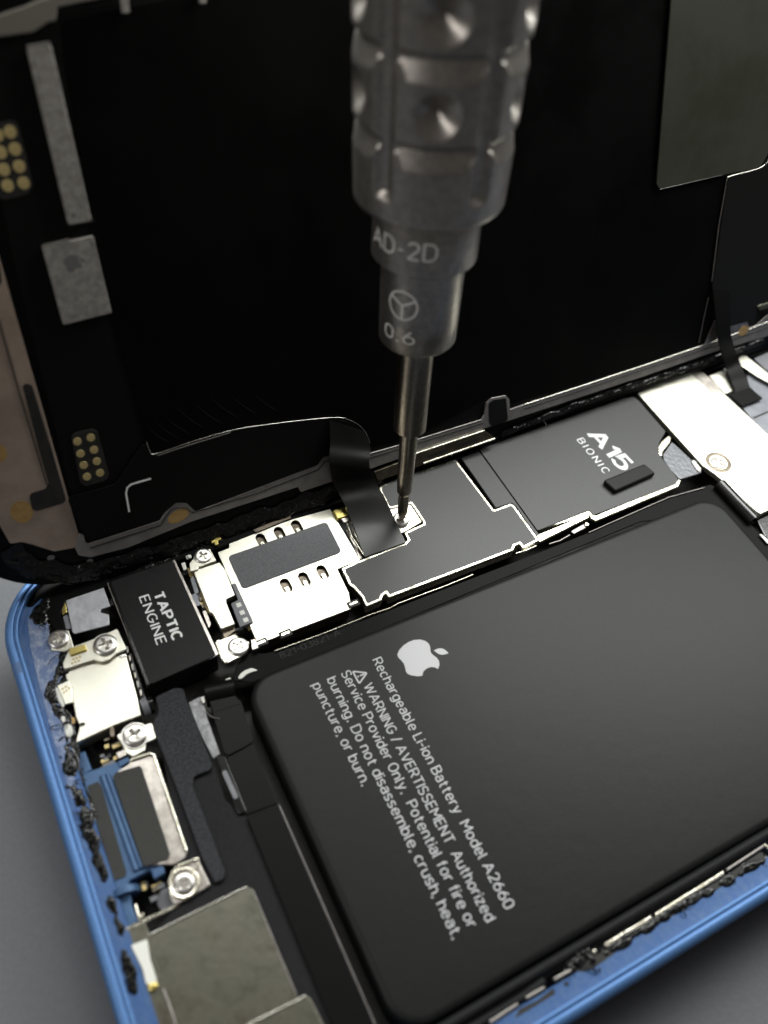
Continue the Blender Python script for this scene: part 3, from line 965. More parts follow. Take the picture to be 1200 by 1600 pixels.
bplate('black_clip', [(1182, 812), (1230, 790), (1260, 830), (1215, 860), (1195, 838)], -0.9, 0.8, BLACK_GLOSS, phone, 0.3, 0.2)
bplate('painted_glint', [(1186, 834), (1191, 835), (1204, 846), (1200, 850)], -0.95, 0.12, WHITE, phone, 0.1, 0.05)  # white plate painting a glint on the black clip
tube('brass_rail', [b3(1048, 588, -0.5), b3(1085, 571, -0.5), b3(1118, 563, -0.5)], 0.1, GOLD, phone)

# ---- left end: foil, charge port shield, brackets
bplate('foil_tape', [(103, 938), (162, 918), (172, 947), (157, 952), (157, 957), (170, 960), (171, 976), (117, 990), (113, 987)], -0.75, 0.2, FILM_BRIGHT, phone, 0.15, 0.06, label='wrinkled silver grey film beside the haptic motor')
bplate('gold_spring', [(94, 941), (97, 938), (103, 942), (105, 956), (97, 961), (95, 950)], -1.0, 0.4, GOLD_BRIGHT, phone, 0.2, 0.1)
bplate('white_tab', [(98, 963), (105, 960), (112, 981), (103, 984)], -1.0, 0.3, GREY_FILM, phone, 0.1, 0.05)
port = bplate('charge_port_shield', [(100, 1048), (133, 1034), (197, 1022), (205, 1053), (213, 1083), (222, 1117), (180, 1133), (117, 1162), (122, 1145), (124, 1133), (118, 1120), (113, 1092), (112, 1076), (103, 1060)],
              -0.95, 2.0, SHIELD, phone, 0.25, 0.12, label='bright silver charge port shield')
bplate('dark_notch', [(123, 1132), (127, 1129), (134, 1129), (132, 1134), (124, 1136)], -0.93, 0.03, CAVITY, port, 0.15, 0.0)
bplate('dark_notch', [(171, 1137), (174, 1134), (178, 1137), (179, 1150), (172, 1152)], -0.9, 1.2, DARK_STEEL, port, 0.1, 0.05)
tb = bplate('port_bracket', [(100, 1046), (98, 1036), (106, 1018), (117, 1009), (147, 998), (183, 982), (198, 1014), (182, 1021), (172, 1030), (160, 1034), (148, 1031), (133, 1035)],
            -0.45, 0.35, SHIELD, phone, 0.2, 0.06)
for i in range(3):
    for j in range(2):
        px_, py_ = 113 + i * 5 + j * 2, 1036 - i * 2 - j * 6
        c = b3(px_, py_, -0.44)
        w = lathe_mesh([(0, 0.02), (0.14, 0.015), (0.16, -0.02)], 12)
        w.transform(Matrix.Translation(c))
        link('gold_dot', w, GOLD, tb)
bplate('screw_bracket', [(75, 998), (90, 986), (107, 984), (116, 1012), (101, 1018), (80, 1016)], -0.75, 0.5, SHIELD, phone, 0.3, 0.08)
bplate('gold_connector', [(107, 1013), (133, 1006), (136, 1015), (110, 1024)], -0.15, 0.4, GOLD_BRIGHT, phone, 0.1, 0.08)
bplate('side_tab', [(89, 1071), (107, 1063), (113, 1078), (113, 1098), (102, 1101), (96, 1087)], -0.85, 0.3, SHIELD, phone, 0.15, 0.08)
for px_, py_ in ((98, 1076), (103, 1073), (108, 1075), (100, 1082), (104, 1079)):
    c = b3(px_, py_, -0.84)
    w = lathe_mesh([(0, 0.02), (0.13, 0.015), (0.15, -0.02)], 12)
    w.transform(Matrix.Translation(c))
    link('gold_dot', w, GOLD, phone)
bplate('white_seal', [(85, 1073), (90, 1074), (101, 1100), (98, 1107), (90, 1093)], -0.8, 0.3, WHITE, phone, 0.15, 0.1)
for px_, py_, rx in ((99, 1124, 0.35), (107, 1140, 0.55), (106, 1145, 0.4)):
    c = b3(px_, py_, -0.8)
    w = lathe_mesh([(0, 0.1), (rx * 0.7, 0.06), (rx, -0.1)], 16)
    w.transform(Matrix.Translation(c) @ Matrix.Diagonal((0.8, 1.5, 1, 1)))
    link('white_seal', w, WHITE, phone)
bplate('copper_contact', [(109, 1122), (116, 1120), (118, 1129), (112, 1132)], -1.1, 0.3, COPPER, phone, 0.1, 0.05)
bplate('steel_pin', [(185, 1022), (197, 1020), (198, 1026), (186, 1029)], -0.9, 0.3, STEEL, phone, 0.2, 0.1)
bplate('screw_bracket', [(182, 1149), (195, 1140), (210, 1137), (237, 1129), (245, 1153), (228, 1161), (226, 1173), (208, 1182), (197, 1176)], -0.9, 0.5, SHIELD, phone, 0.2, 0.08)
tube('black_roller', [b3(222, 1106, -1.2), b3(240, 1101, -1.2)], 1.0, BLACK_GLOSS, phone, 16)
tube('grey_roller', [b3(222, 1107, -1.0), b3(232, 1103, -1.0)], 1.0, GREY_PLATE, phone, 16)
for i in range(7):                                  # bright crumbs of sealant down the motor's flank
    px_, py_ = 196 + i * 4.2, 1010 + i * 13.5
    bplate('sealant_crumb', [(px_, py_), (px_ + 4, py_ - 1), (px_ + 5, py_ + 8), (px_ + 2, py_ + 11)], -1.3 + 0.1 * (i % 3), 0.3, SHIELD_GRAIN if i % 2 else WHITE, phone, 0.1, 0.1)
bplate('black_trim', [(200, 1020), (206, 1018), (232, 1100), (224, 1110)], -1.5, 0.4, BLACK_GLOSS, phone, 0.2, 0.15)

# ---- foam gasket and charcoal sheet beside the battery
bplate('charcoal_sheet', [(276, 1205), (334, 1192), (352, 1250), (385, 1275), (415, 1345), (560, 1680), (330, 1690), (222, 1470), (296, 1402), (250, 1160), (268, 1150)], -1.25, 0.4, CHARCOAL_FLAT, phone, 0.4, 0.06,
       label='flat charcoal sheet below the foam gasket')
bplate('foam_gasket', [(242, 1089), (272, 1075), (286, 1075), (301, 1124), (310, 1142), (332, 1195), (329, 1203), (303, 1213), (301, 1228), (352, 1362), (350, 1372), (336, 1381), (314, 1337), (276, 1232), (239, 1139), (241, 1124), (248, 1112)],
       -0.75, 0.55, CHARCOAL, phone, 0.45, 0.1, label='speckled charcoal foam gasket')
bplate('grey_foam_strip', [(294, 1098), (314, 1087), (318, 1103), (324, 1122), (344, 1178), (333, 1185), (313, 1147), (299, 1112)], -1.0, 0.4, material('light_grey_foam', (0.22, 0.22, 0.23), 0.55, 0.0, (0.38, 0.38, 0.40), 1.6, 0.12, 2.2), phone, 0.2, 0.1)
bplate('flex_cable', [(331, 1113), (378, 1098), (396, 1160), (357, 1181), (349, 1176)], -0.75, 0.3, BLACK_FLEX, phone, 0.3, 0.1)
bm = bmesh.new()
tube_bm(bm, [b3(321, 1088, -1.6), b3(366, 1078, -1.6)], 1.35, 20)
link('flex_fold', bm_mesh(bm), BLACK_FLEX, phone, 50)
bplate('flex_cable', [(323, 1085), (362, 1070), (369, 1088), (382, 1100), (334, 1122)], -0.85, 0.3, BLACK_FLEX, phone, 0.5, 0.15)
tube('flex_edge_highlight', [b3(x, y, -0.7) for x, y in ((318, 1103), (322, 1113), (330, 1120), (343, 1123))], 0.035, BEZEL, phone)  # grey wire drawn as the thin bright arc on the flex
bplate('steel_clip', [(313, 1090), (319, 1087), (320, 1098), (316, 1098)], -0.6, 0.3, WHITE, phone, 0.08, 0.05)
bplate('flex_cable', [(353, 1184), (395, 1163), (434, 1255), (385, 1273)], -0.95, 0.3, BLACK_FLEX, phone, 0.2, 0.06)
bplate('flex_cable', [(385, 1276), (434, 1257), (600, 1640), (552, 1680)], -0.85, 0.5, BLACK_FLEX, phone, 0.3, 0.08)
tube('flex_edge_highlight', [b3(436, 1258, -0.86), b3(500, 1403, -0.86), b3(600, 1632, -0.86)], 0.05, BEZEL, phone)  # grey wire drawn as the bright line along the flex
bplate('black_clip', [(337, 1184), (345, 1180), (352, 1182), (386, 1268), (374, 1273), (366, 1260)], -0.9, 0.5, BLACK_GLOSS, phone, 0.3, 0.1)
c0, c1 = Vector(body_pt(350, 1205, -0.88)), Vector(body_pt(369, 1247, -0.88))
d_ = c1 - c0
plate('clip_insert', pill((c0 + c1) / 2, d_.length / 2 - 0.2, 0.28, math.atan2(d_.y, d_.x)), -0.86, 0.1, GREY_PLATE, phone, 0, 0.03)

# ---- loudspeaker block
bplate('speaker_frame_blue', [(119, 1212), (183, 1190), (192, 1200), (245, 1340), (258, 1356), (254, 1367), (241, 1373), (235, 1359), (201, 1377), (206, 1415), (216, 1440), (188, 1455), (158, 1370)], -1.3, 1.8, BLUE_INNER, phone, 0.3, 0.15)
bplate('blue_block', [(113, 1178), (133, 1173), (144, 1203), (123, 1216)], -1.9, 1.5, BLUE_INNER, phone, 0.2, 0.2)
bplate('grey_block', [(150, 1203), (178, 1185), (183, 1197), (152, 1210)], -1.4, 0.8, GREY_PLATE, phone, 0.2, 0.1)
bplate('blue_block', [(183, 1190), (200, 1182), (203, 1190), (187, 1199)], -1.15, 0.8, BLUE_INNER, phone, 0.15, 0.1)
bplate('silver_block', [(180, 1176), (195, 1170), (198, 1180), (185, 1186)], -1.0, 0.8, SHIELD_GRAIN, phone, 0.2, 0.1)
bplate('speaker_pad', [(136, 1228), (153, 1221), (158, 1227), (198, 1364), (195, 1370), (176, 1377), (171, 1366)], -1.22, 0.2, PAD_DARK, phone, 0.3, 0.03)
sp = bplate('speaker_plate', [(180, 1210), (186, 1203), (201, 1194), (203, 1187), (233, 1176), (241, 1177), (293, 1331), (289, 1341), (272, 1351), (228, 1352)], -0.95, 0.6, SHIELD_GRAIN, phone, 0.3, 0.08, label='grained silver plate of the loudspeaker')
bplate('speaker_pad', [(176, 1213), (181, 1207), (218, 1196), (222, 1201), (266, 1334), (262, 1342), (227, 1354), (223, 1351)], -0.83, 0.14, PAD_DARK, sp, 0.3, 0.03)
tube('raised_edge', [b3(204, 1188, -0.88), b3(234, 1178, -0.88), b3(241, 1180, -0.88), b3(266, 1256, -0.88), b3(291, 1330, -0.88)], 0.2, SHIELD_EDGE, sp)
tube('blue_rib', [b3(160, 1212, -1.25), b3(178, 1262, -1.25), b3(213, 1360, -1.25)], 0.33, BLUE_INNER, phone)
tube('blue_rib', [b3(168, 1210, -1.2), b3(187, 1262, -1.2), b3(221, 1356, -1.2)], 0.25, BLUE_INNER, phone)
tube('blue_boss', [b3(196, 1390, -1.8), b3(198, 1400, -1.8)], 1.4, BLUE_INNER, phone, 16)
bplate('blue_block', [(236, 1359), (254, 1352), (258, 1364), (240, 1374)], -1.1, 0.6, BLUE_INNER, phone, 0.15, 0.12)
sb = bplate('screw_bracket', [(262, 1374), (270, 1360), (278, 1352), (310, 1340), (312, 1348), (329, 1383), (303, 1399), (284, 1409), (273, 1415), (264, 1398)], -0.8, 0.35, SHIELD_GRAIN, phone, 0.2, 0.08)
tube('bracket_lip', [b3(x, y, -0.7) for x, y in ((267, 1398), (264, 1378), (270, 1362), (280, 1352), (310, 1341), (309, 1352), (305, 1360))], 0.14, SHIELD_EDGE, sb)
c = b3(287.5, 1380, -0.78)
w = lathe_mesh([(1.2, 0.05), (1.35, 0.12), (1.5, 0.12), (1.6, 0.02)], 40)
w.transform(Matrix.Translation(c))
link('screw_collar', w, SHIELD_EDGE, sb, 60)
bm = bmesh.new()
tube_bm(bm, [b3(262, 1403, -2.5), b3(262, 1408, -1.2)], 1.0, 20)
link('grey_boss', bm_mesh(bm), GREY_PLATE, phone, 50)
bplate('metal_ledge', [(222, 1437), (278, 1412), (280, 1415), (225, 1442)], -1.05, 0.2, SHIELD_EDGE, phone, 0.05, 0.04)
bplate('steel_pin', [(209, 1414), (213, 1411), (218, 1430), (224, 1424), (225, 1432), (217, 1438)], -1.2, 0.3, SHIELD_EDGE, phone, 0.1, 0.1)
bplate('foil_shield', [(233, 1461), (385, 1385), (396, 1390), (464, 1555), (520, 1690), (310, 1760)], -0.95, 0.25, FOIL, phone, 0.3, 0.05, label='scratched olive silver foil plate')
tube('foil_fold', [b3(234, 1460, -0.9), b3(385, 1385.5, -0.9)], 0.08, EDGE_LIGHT, phone)
tube('foil_fold', [b3(395, 1390, -0.92), b3(463, 1554, -0.92)], 0.05, BEZEL, phone)
bplate('foil_strip', [(196, 1450), (225, 1437), (235, 1463), (300, 1680), (262, 1700)], -1.0, 0.25, FOIL, phone, 0.1, 0.05)
bplate('foil_fold', [(196, 1450), (225, 1437), (226, 1441), (198, 1455)], -0.95, 0.1, SHIELD_EDGE, phone, 0.05, 0.03)
bplate('white_sponge_strip', [(204, 1477), (230, 1467), (233, 1487), (235, 1500), (246, 1534), (228, 1539), (223, 1515), (213, 1495)], -0.85, 0.2, WHITE, phone, 0.2, 0.08)
bplate('gold_solder_blob', [(229, 1538), (245, 1533), (247, 1543), (240, 1549), (233, 1550)], -0.75, 0.35, GOLD_BRIGHT, phone, 0.3, 0.15)
tube('foil_fold', [b3(255, 1545, -0.9), b3(268, 1580, -0.9), b3(282, 1625, -0.9)], 0.1, BEZEL, phone)
bplate('foil_shield', [(385, 1603), (478, 1555), (485, 1560), (505, 1600), (540, 1690), (400, 1720)], -0.72, 0.25, FOIL, phone, 0.3, 0.05)
tube('foil_fold', [b3(386, 1602, -0.68), b3(478, 1555.5, -0.68)], 0.08, EDGE_LIGHT, phone)

# ---- near long edge: rails, bright lips
tube('black_cable', [b3(650, 1632, -1.2), b3(740, 1578, -1.2), b3(920, 1470, -1.2), b3(1200, 1302, -1.2), b3(1300, 1242, -1.2)], 0.55, CHARCOAL_FLAT, phone, 12)
tube('black_cable', [b3(650, 1662, -1.2), b3(740, 1605, -1.2), b3(820, 1556, -1.2), b3(850, 1533, -1.2)], 0.45, CHARCOAL_FLAT, phone, 12)
for q, mt_ in (([(944, 1474), (1017, 1430), (1021, 1437), (949, 1481)], SHIELD_EDGE), ([(1023, 1427), (1130, 1360), (1133, 1366), (1025, 1434)], SHIELD_EDGE),
               ([(1135, 1357), (1193, 1319), (1196, 1323), (1137, 1361)], BEZEL), ([(1192, 1319), (1196, 1317), (1220, 1336), (1216, 1342)], SHIELD_EDGE),
               ([(763, 1595), (808, 1566), (812, 1571), (768, 1600)], BEZEL), ([(820, 1557), (850, 1540), (853, 1545), (824, 1562)], BEZEL),
               ([(864, 1528), (892, 1513), (894, 1518), (868, 1533)], BEZEL), ([(925, 1484), (930, 1482), (934, 1487), (928, 1491)], SHIELD_EDGE)):
    bplate('ledge_spring', q, -0.75, 0.5, mt_, phone, 0.08, 0.1)
tube('ledge_line', [b3(944, 1478, -0.70), b3(1018, 1434, -0.70)], 0.05, BEZEL, phone)
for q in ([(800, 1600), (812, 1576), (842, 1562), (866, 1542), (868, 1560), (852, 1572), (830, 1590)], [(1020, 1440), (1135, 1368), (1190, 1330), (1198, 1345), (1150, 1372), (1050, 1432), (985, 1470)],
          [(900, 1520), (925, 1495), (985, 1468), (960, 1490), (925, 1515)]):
    bplate('ledge_pocket_shade', q, -0.98, 0.05, CAVITY, phone, 0.3, 0.0)  # flat black plates painting the shade of pockets in the ledge

# ---- torn adhesive
Zg = -0.9
glue('adhesive_residue', [b3(80, 925, Zg), b3(60, 955, Zg), b3(66, 975, Zg), b3(62, 985, Zg)], 0.9, 0.7, 70, phone, 1, size=(0.2, 0.5))
glue('adhesive_residue', [b3(92, 1012, Zg), b3(100, 1030, Zg), b3(95, 1052, Zg), b3(82, 1070, Zg), b3(80, 1090, Zg), b3(92, 1112, Zg), b3(104, 1130, Zg), b3(106, 1160, Zg)], 0.6, 0.7, 120, phone, 2, size=(0.15, 0.45))
glue('adhesive_residue', [b3(106, 1160, Zg), b3(112, 1200, Zg), b3(122, 1240, Zg), b3(133, 1290, Zg), b3(142, 1320, Zg)], 0.65, 0.6, 110, phone, 3, size=(0.25, 0.7))
glue('adhesive_residue', [b3(128, 1260, Zg), b3(160, 1360, Zg), b3(185, 1450, Zg), b3(215, 1560, Zg)], 0.45, 0.25, 40, phone, 4, size=(0.12, 0.3))
glue('adhesive_residue', [b3(880, 1545, Zg), b3(905, 1500, Zg), b3(922, 1500, Zg), b3(930, 1525, Zg)], 0.7, 0.6, 90, phone, 5, size=(0.2, 0.5))
glue('adhesive_residue', [b3(930, 1496, Zg), b3(990, 1462, Zg), b3(1060, 1420, Zg), b3(1130, 1380, Zg), b3(1200, 1338, Zg)], 0.4, 0.35, 80, phone, 6, size=(0.2, 0.5))
glue('adhesive_residue', [b3(185, 905, -0.7), b3(270, 868, -0.7), b3(330, 846, -0.7), b3(430, 808, -0.7), b3(540, 768, -0.7), b3(600, 745, -0.7)], 0.4, 0.35, 120, phone, 7, size=(0.2, 0.6))
glue('adhesive_residue', [b3(640, 735, -0.7), b3(760, 690, -0.7), b3(830, 664, -0.7), b3(900, 637, -0.7), b3(1000, 600, -0.7), b3(1110, 565, -0.7), b3(1200, 535, -0.7)], 0.4, 0.4, 120, phone, 8, size=(0.2, 0.6))
bplate('black_ridge', [(150, 912), (270, 866), (440, 803), (600, 744), (760, 686), (1000, 598), (1130, 556), (1260, 510), (1260, 530), (1130, 572), (1000, 612), (760, 702), (600, 760), (440, 819), (345, 856), (270, 878), (160, 920)],
       -0.7, 3.0, FILM_DARK, phone, 0.3, 0.3)
bplate('black_corner_patch', [(31, 945), (38, 915), (60, 900), (170, 900), (165, 918), (103, 936), (94, 960), (104, 985), (86, 985), (74, 965), (66, 930), (50, 948)], -0.8, 0.3, FILM_DARK, phone, 0.4, 0.1)  # black patch standing in for shadow and glue in the corner

# ---- small components down in the gaps
def clutter(px0, px1, n, seed, z=-2.6):
    r_ = random.Random(seed)
    a_, b_ = b3(*px0, z), b3(*px1, z)
    for _ in range(n):
        p = Vector((r_.uniform(a_.x, b_.x), r_.uniform(a_.y, b_.y)))
        w_, h_ = r_.uniform(0.2, 0.5), r_.uniform(0.15, 0.35)
        plate('board_component', [(p.x - w_, p.y - h_), (p.x + w_, p.y - h_), (p.x + w_, p.y + h_), (p.x - w_, p.y + h_)], z + r_.uniform(0, 0.5), 0.4,
              r_.choice((DARK_STEEL, CAVITY, GREY_PLATE, GOLD, DARK_STEEL)), phone, 0.05, 0.04)


clutter((150, 1160), (190, 1185), 12, 1, -2.2)
clutter((215, 1385), (260, 1405), 10, 2, -2.4)
clutter((300, 905), (322, 955), 12, 3, -1.6)
clutter((345, 990), (400, 985), 8, 4, -1.8)
clutter((100, 925), (90, 975), 5, 5, -2.2)

# ---- a little dust
rnd = random.Random(5)
bm = bmesh.new()
for _ in range(26):
    x, y = rnd.uniform(8, 95), rnd.uniform(8, 62)
    inb = bx0 + 1.5 < x < bx1 - 1.5 and by0 + 1.5 < y < by1 - 1.5
    if not inb and y < by1:
        continue
    res = bmesh.ops.create_icosphere(bm, subdivisions=1, radius=rnd.choice((0.02, 0.025, 0.03, 0.045)))
    for v in res['verts']:
        v.co = Vector((v.co.x, v.co.y, v.co.z * 0.4)) + Vector((x, y, -0.88 if inb else -0.55))
link('dust_specks', bm_mesh(bm), PRINT, phone, 60, None, 'stuff')

# ================================================================== DISPLAY
display = thing('display_assembly', 'black phone display standing open along the far long edge of the phone, cables still attached', 'phone display', tuple(DISP @ Vector((73, 0, 0))))
corner = disp_pt(100, 913, -0.6)
V0 = corner[1]
dx0 = -1.3
outer = rrect(dx0, V0, dx0 + 146.7, V0 + 71.0, 11.5, 12)
plate('cover_glass', outer, -0.6, 1.0, GLASS_BACK, display, 0, 0.3, DISP)
plate('inner_frame', rrect(dx0 + 1.3, V0 + 1.3, dx0 + 145.4, V0 + 69.5, 10, 12), -0.25, 0.4, GLASS_BACK, display, 0, 0.1, DISP)
dplate('display_back', [(90, 20), (1300, -220), (1300, 470), (1105, 538), (900, 606), (577, 708), (250, 812), (139, 848), (128, 840), (20, 400), (-40, 100)], 0.0, 0.3, PANEL_FLEX, display, 0.4, 0.05)
dplate('panel_film', [(96, 30), (1060, -160), (1022, 298), (1130, 275), (1112, 450), (1092, 540), (900, 604), (800, 632), (760, 622), (640, 690), (578, 700), (560, 662), (520, 652), (420, 661), (300, 689), (238, 708), (228, 690), (145, 400)], 0.12, 0.16, PANEL, display, 1.2, 0.08)
fl = dplate('display_flex', [(139, 846), (104, 778), (180, 757), (226, 690), (239, 710), (300, 691), (360, 674), (440, 661), (520, 654), (552, 660), (572, 678), (578, 700), (577, 706), (516, 712), (505, 714), (496, 727), (306, 798), (292, 786), (275, 786), (258, 800), (249, 812)], 0.4, 0.15, PANEL_FLEX, display, 0.6, 0.04,
            label='black folded flex circuit along the bottom of the display')
tube('flex_edge_highlight', catmull([d3(229, 690, 0.42), d3(234, 704, 0.42), d3(244, 709, 0.42), d3(300, 690, 0.42), d3(360, 673, 0.42), d3(420, 663, 0.42), d3(520, 652.5, 0.42), d3(552, 659, 0.42), d3(570, 674, 0.42), d3(578, 692, 0.42)], 5), 0.045, EDGE_LIGHT, display)  # pale wire painting the highlight on the folded flex
tube('flex_edge_highlight', catmull([d3(246, 712, 0.42), d3(300, 694, 0.42), d3(360, 676, 0.42)], 5), 0.05, BEZEL, display)  # second painted highlight line, dimmer
# bracket mark printed on the flex
def mark(pts, wmm, mat=PRINT_DIM, off=0.58):
    p = [Vector(disp_pt(x, y, off)) for x, y in pts]
    L, R = [], []
    for i in range(len(p)):
        d = (p[min(i + 1, len(p) - 1)] - p[max(i - 1, 0)]).normalized()
        n = Vector((-d.y, d.x)) * wmm / 2
        L.append(p[i] + n)
        R.append(p[i] - n)
    return plate('corner_mark', L + R[::-1], off, 0.03, mat, fl, 0, 0, DISP, smooth=0)


mark([(236, 748), (215, 754), (205, 757), (199, 762), (197, 771), (202, 800)], 0.22, PRINT_BRIGHT)
# bronze side strip with slot
sideplate = dplate('side_plate', [(-60, 300), (-10, 372), (128, 852), (117, 856), (85, 862), (50, 851), (33, 847), (16, 850), (0, 822), (-40, 700)], 0.15, 0.3, BRONZE, display, 0.4, 0.06, label='bronze toned steel plate at the left end of the display')
dplate('dark_slot', [(35, 603), (41, 599), (50, 602), (80, 700), (103, 780), (100, 786), (57, 799), (50, 796), (46, 775), (50, 770), (71, 764), (76, 755), (60, 700)], 0.2, 0.08, CAVITY, sideplate, 0.4, 0.02)
dplate('dark_slot', [(-20, 410), (0, 416), (3, 440), (-2, 448), (-16, 440)], 0.2, 0.08, CAVITY, sideplate, 0.3, 0.02)
tube('pressed_line', [d3(-2, 500, 0.16), d3(32, 620, 0.16), d3(73, 757, 0.16)], 0.1, DARK_STEEL, sideplate)


def oval(name, px, py, rx, ry, top, thick, mat, parent, frame=DISP, n=24, bevel=0.02, rot=0.0):
    c_ = Vector(disp_pt(px, py, top))
    pts = [(c_.x + rx * math.cos(2 * math.pi * k / n) * math.cos(rot) - ry * math.sin(2 * math.pi * k / n) * math.sin(rot),
            c_.y + rx * math.cos(2 * math.pi * k / n) * math.sin(rot) + ry * math.sin(2 * math.pi * k / n) * math.cos(rot)) for k in range(n)]
    return plate(name, pts, top, thick, mat, parent, 0, bevel, frame)


oval('copper_spot', 34, 800, 1.2, 1.45, 0.17, 0.03, COPPER, sideplate, bevel=0)
oval('copper_spot', -3, 708, 0.9, 1.1, 0.17, 0.03, COPPER, sideplate, bevel=0)
# chips
chip = dplate('sensor_chip', [(42, 75), (80, 69), (144, 345), (107, 352)], 0.75, 0.6, CHIP, display, 0.35, 0.08, label='long narrow speckled nickel strip')
dplate('chip_mark', [(55, 85), (76, 88), (96, 172), (71, 177)], 0.76, 0.02, material('worn_patch', (0.33, 0.31, 0.29), 0.5, 0.6, (0.44, 0.42, 0.38), 1.2), chip, 0.3, 0)
dplate('chip_step', [(105, 350), (146, 341), (147, 347), (108, 355)], 0.2, 0.15, CAVITY, display, 0.1, 0)
chip2 = dplate('controller_chip', [(66, 386), (146, 369), (175, 489), (99, 508)], 0.75, 0.6, CHIP, display, 0.2, 0.06, label='squarish speckled nickel chip with a dark emblem')
emblem('printed_emblem', (102, 417), (131, 404), 0.745, CHIP_PRINT, chip2, disp_pt, DISP)
oval('pin_mark', 143, 381, 0.16, 0.16, 0.765, 0.015, CHIP_PRINT, chip2, bevel=0)
oval('pin_mark', 115, 337, 0.2, 0.2, 0.765, 0.015, CHIP_PRINT, chip, bevel=0)
tube('chip_edge', [d3(66, 384, 0.66), d3(108, 374, 0.66)], 0.13, EDGE_LIGHT, chip2)
tube('chip_edge', [d3(42, 73, 0.66), d3(78, 67, 0.66)], 0.13, BEZEL, chip)
# gold test points
for grp, rr, well in (([(16, 206), (23.5, 233), (30, 260), (37, 286), (-4, 211), (1, 238), (6, 265), (12, 290)], 0.56, [(-20, 195), (18, 188), (28, 194), (52, 290), (44, 303), (5, 313), (-5, 305)]),
                      ([(121, 690), (126, 709), (131, 727), (136, 745), (142, 684), (147, 703), (151.5, 721), (156.5, 739)], 0.46, [(111, 682), (118, 676), (144, 670), (152, 674), (171, 742), (165, 751), (134, 760), (126, 755)])):
    wl = dplate('contact_well', well, 0.10, 0.1, CAVITY, display, 0.6, 0.03)
    for x_, y_ in grp:
        oval('gold_contact', x_, y_, rr, rr * 1.05, 0.16, 0.08, GOLD, wl)
tube('film_seam', [d3(104, 778, 0.05), d3(140, 768, 0.05), d3(178, 757, 0.05)], 0.05, PANEL_DARK, display)
# bottom bezel band
inner = [(124, 834), (131, 836), (134, 848), (139, 850), (250, 814), (258, 801), (266, 790), (276, 786), (290, 786), (299, 794), (306, 800), (400, 764), (495, 727), (503, 716), (517, 711), (577, 709), (623, 696), (752, 656), (757, 648),
         (760, 630), (768, 622), (790, 618), (796, 624), (797, 640), (820, 632), (900, 606), (1000, 573), (1115, 534), (1200, 503), (1290, 470)]
outerp = [(1290, 492), (1200, 525), (1115, 550), (1000, 590), (900, 623), (800, 656), (762, 668), (700, 690), (578, 733), (521, 752), (470, 769), (466, 761), (300, 815), (200, 856), (142, 871), (123, 868), (117, 856)]
bz = dplate('bezel_band', inner + outerp, 0.3, 0.3, BEZEL, display, 0.15, 0.06, label='thin dull grey steel band along the display edge')
tube('bezel_line', [d3(x, y, 0.3) for x, y in inner[3:18]], 0.09, BEZEL, bz)
tube('bezel_line', [d3(x, y, 0.33) for x, y in inner[24:]], 0.08, EDGE_LIGHT, bz)  # bright tube painting the highlight along the bezel edge
groove = [(x + 1.2, y + 6.5) for x, y in inner[3:7]] + [(276, 793), (290, 793), (300, 801), (400, 771), (497, 734), (506, 722), (519, 717)]
tube('bezel_groove', [d3(x, y, 0.3) for x, y in groove], 0.11, CAVITY, bz)
tube('bezel_groove', [d3(x, y, 0.3) for x, y in ((577, 715), (640, 696), (755, 660))], 0.11, CAVITY, bz)
tube('bezel_groove', [d3(x, y, 0.3) for x, y in ((820, 638), (900, 612), (1115, 541), (1200, 511))], 0.1, CAVITY, bz)
oval('copper_spot', 279, 806, 1.45, 0.85, 0.32, 0.03, COPPER, bz, bevel=0, rot=0.25)
dplate('bezel_tab_flex', [(764, 631), (771, 625), (791, 622), (794, 657), (769, 667), (765, 661)], 0.38, 0.12, PANEL_DARK, display, 0.4, 0.04)
# right hand pieces
dplate('sensor_foil', [(1054, -60), (1300, -140), (1300, 60), (1215, 215), (1188, 262), (1131, 273), (1031, 296), (1026, 287)], 0.5, 0.3, OLIVE_FOIL, display, 0.4, 0.06, label='olive grey foil plate at the top right of the display')
tube('foil_edge', [d3(1031, 296, 0.45), d3(1129, 273, 0.45)], 0.06, BEZEL, display)
tube('foil_edge', catmull([d3(1134, 290, 0.45), d3(1136, 280, 0.45), d3(1142, 275, 0.45), d3(1188, 262, 0.45), d3(1204, 246, 0.45)], 5), 0.06, EDGE_LIGHT, display)
tube('foil_edge', [d3(1134, 290, 0.3), d3(1123, 353, 0.3), d3(1112, 440, 0.3)], 0.08, BEZEL, display)
tube('foil_edge', [d3(1107, 465, 0.2), d3(1099, 500, 0.2), d3(1092, 536, 0.2)], 0.06, BEZEL, display)
dplate('sensor_cover', [(1137, 282), (1142, 276), (1190, 263), (1300, 180), (1300, 450), (1200, 480), (1184, 478), (1180, 505), (1172, 512), (1168, 503), (1142, 510), (1112, 460), (1114, 440)], 0.42, 0.3, PANEL_DARK, display, 0.4, 0.06)
dplate('bronze_foot', [(1117, 500), (1140, 508), (1168, 502), (1176, 512), (1200, 492), (1290, 455), (1290, 478), (1100, 540)], 0.36, 0.1, SHIELD_GRAIN, display, 0.2, 0.03)
oval('copper_spot', 1162, 517, 1.1, 0.8, 0.39, 0.03, COPPER, display, bevel=0)
dplate('solder_glints', [(1184, 478), (1210, 470), (1212, 480), (1188, 485)], 0.6, 0.2, FOIL, display, 0.1, 0.08)
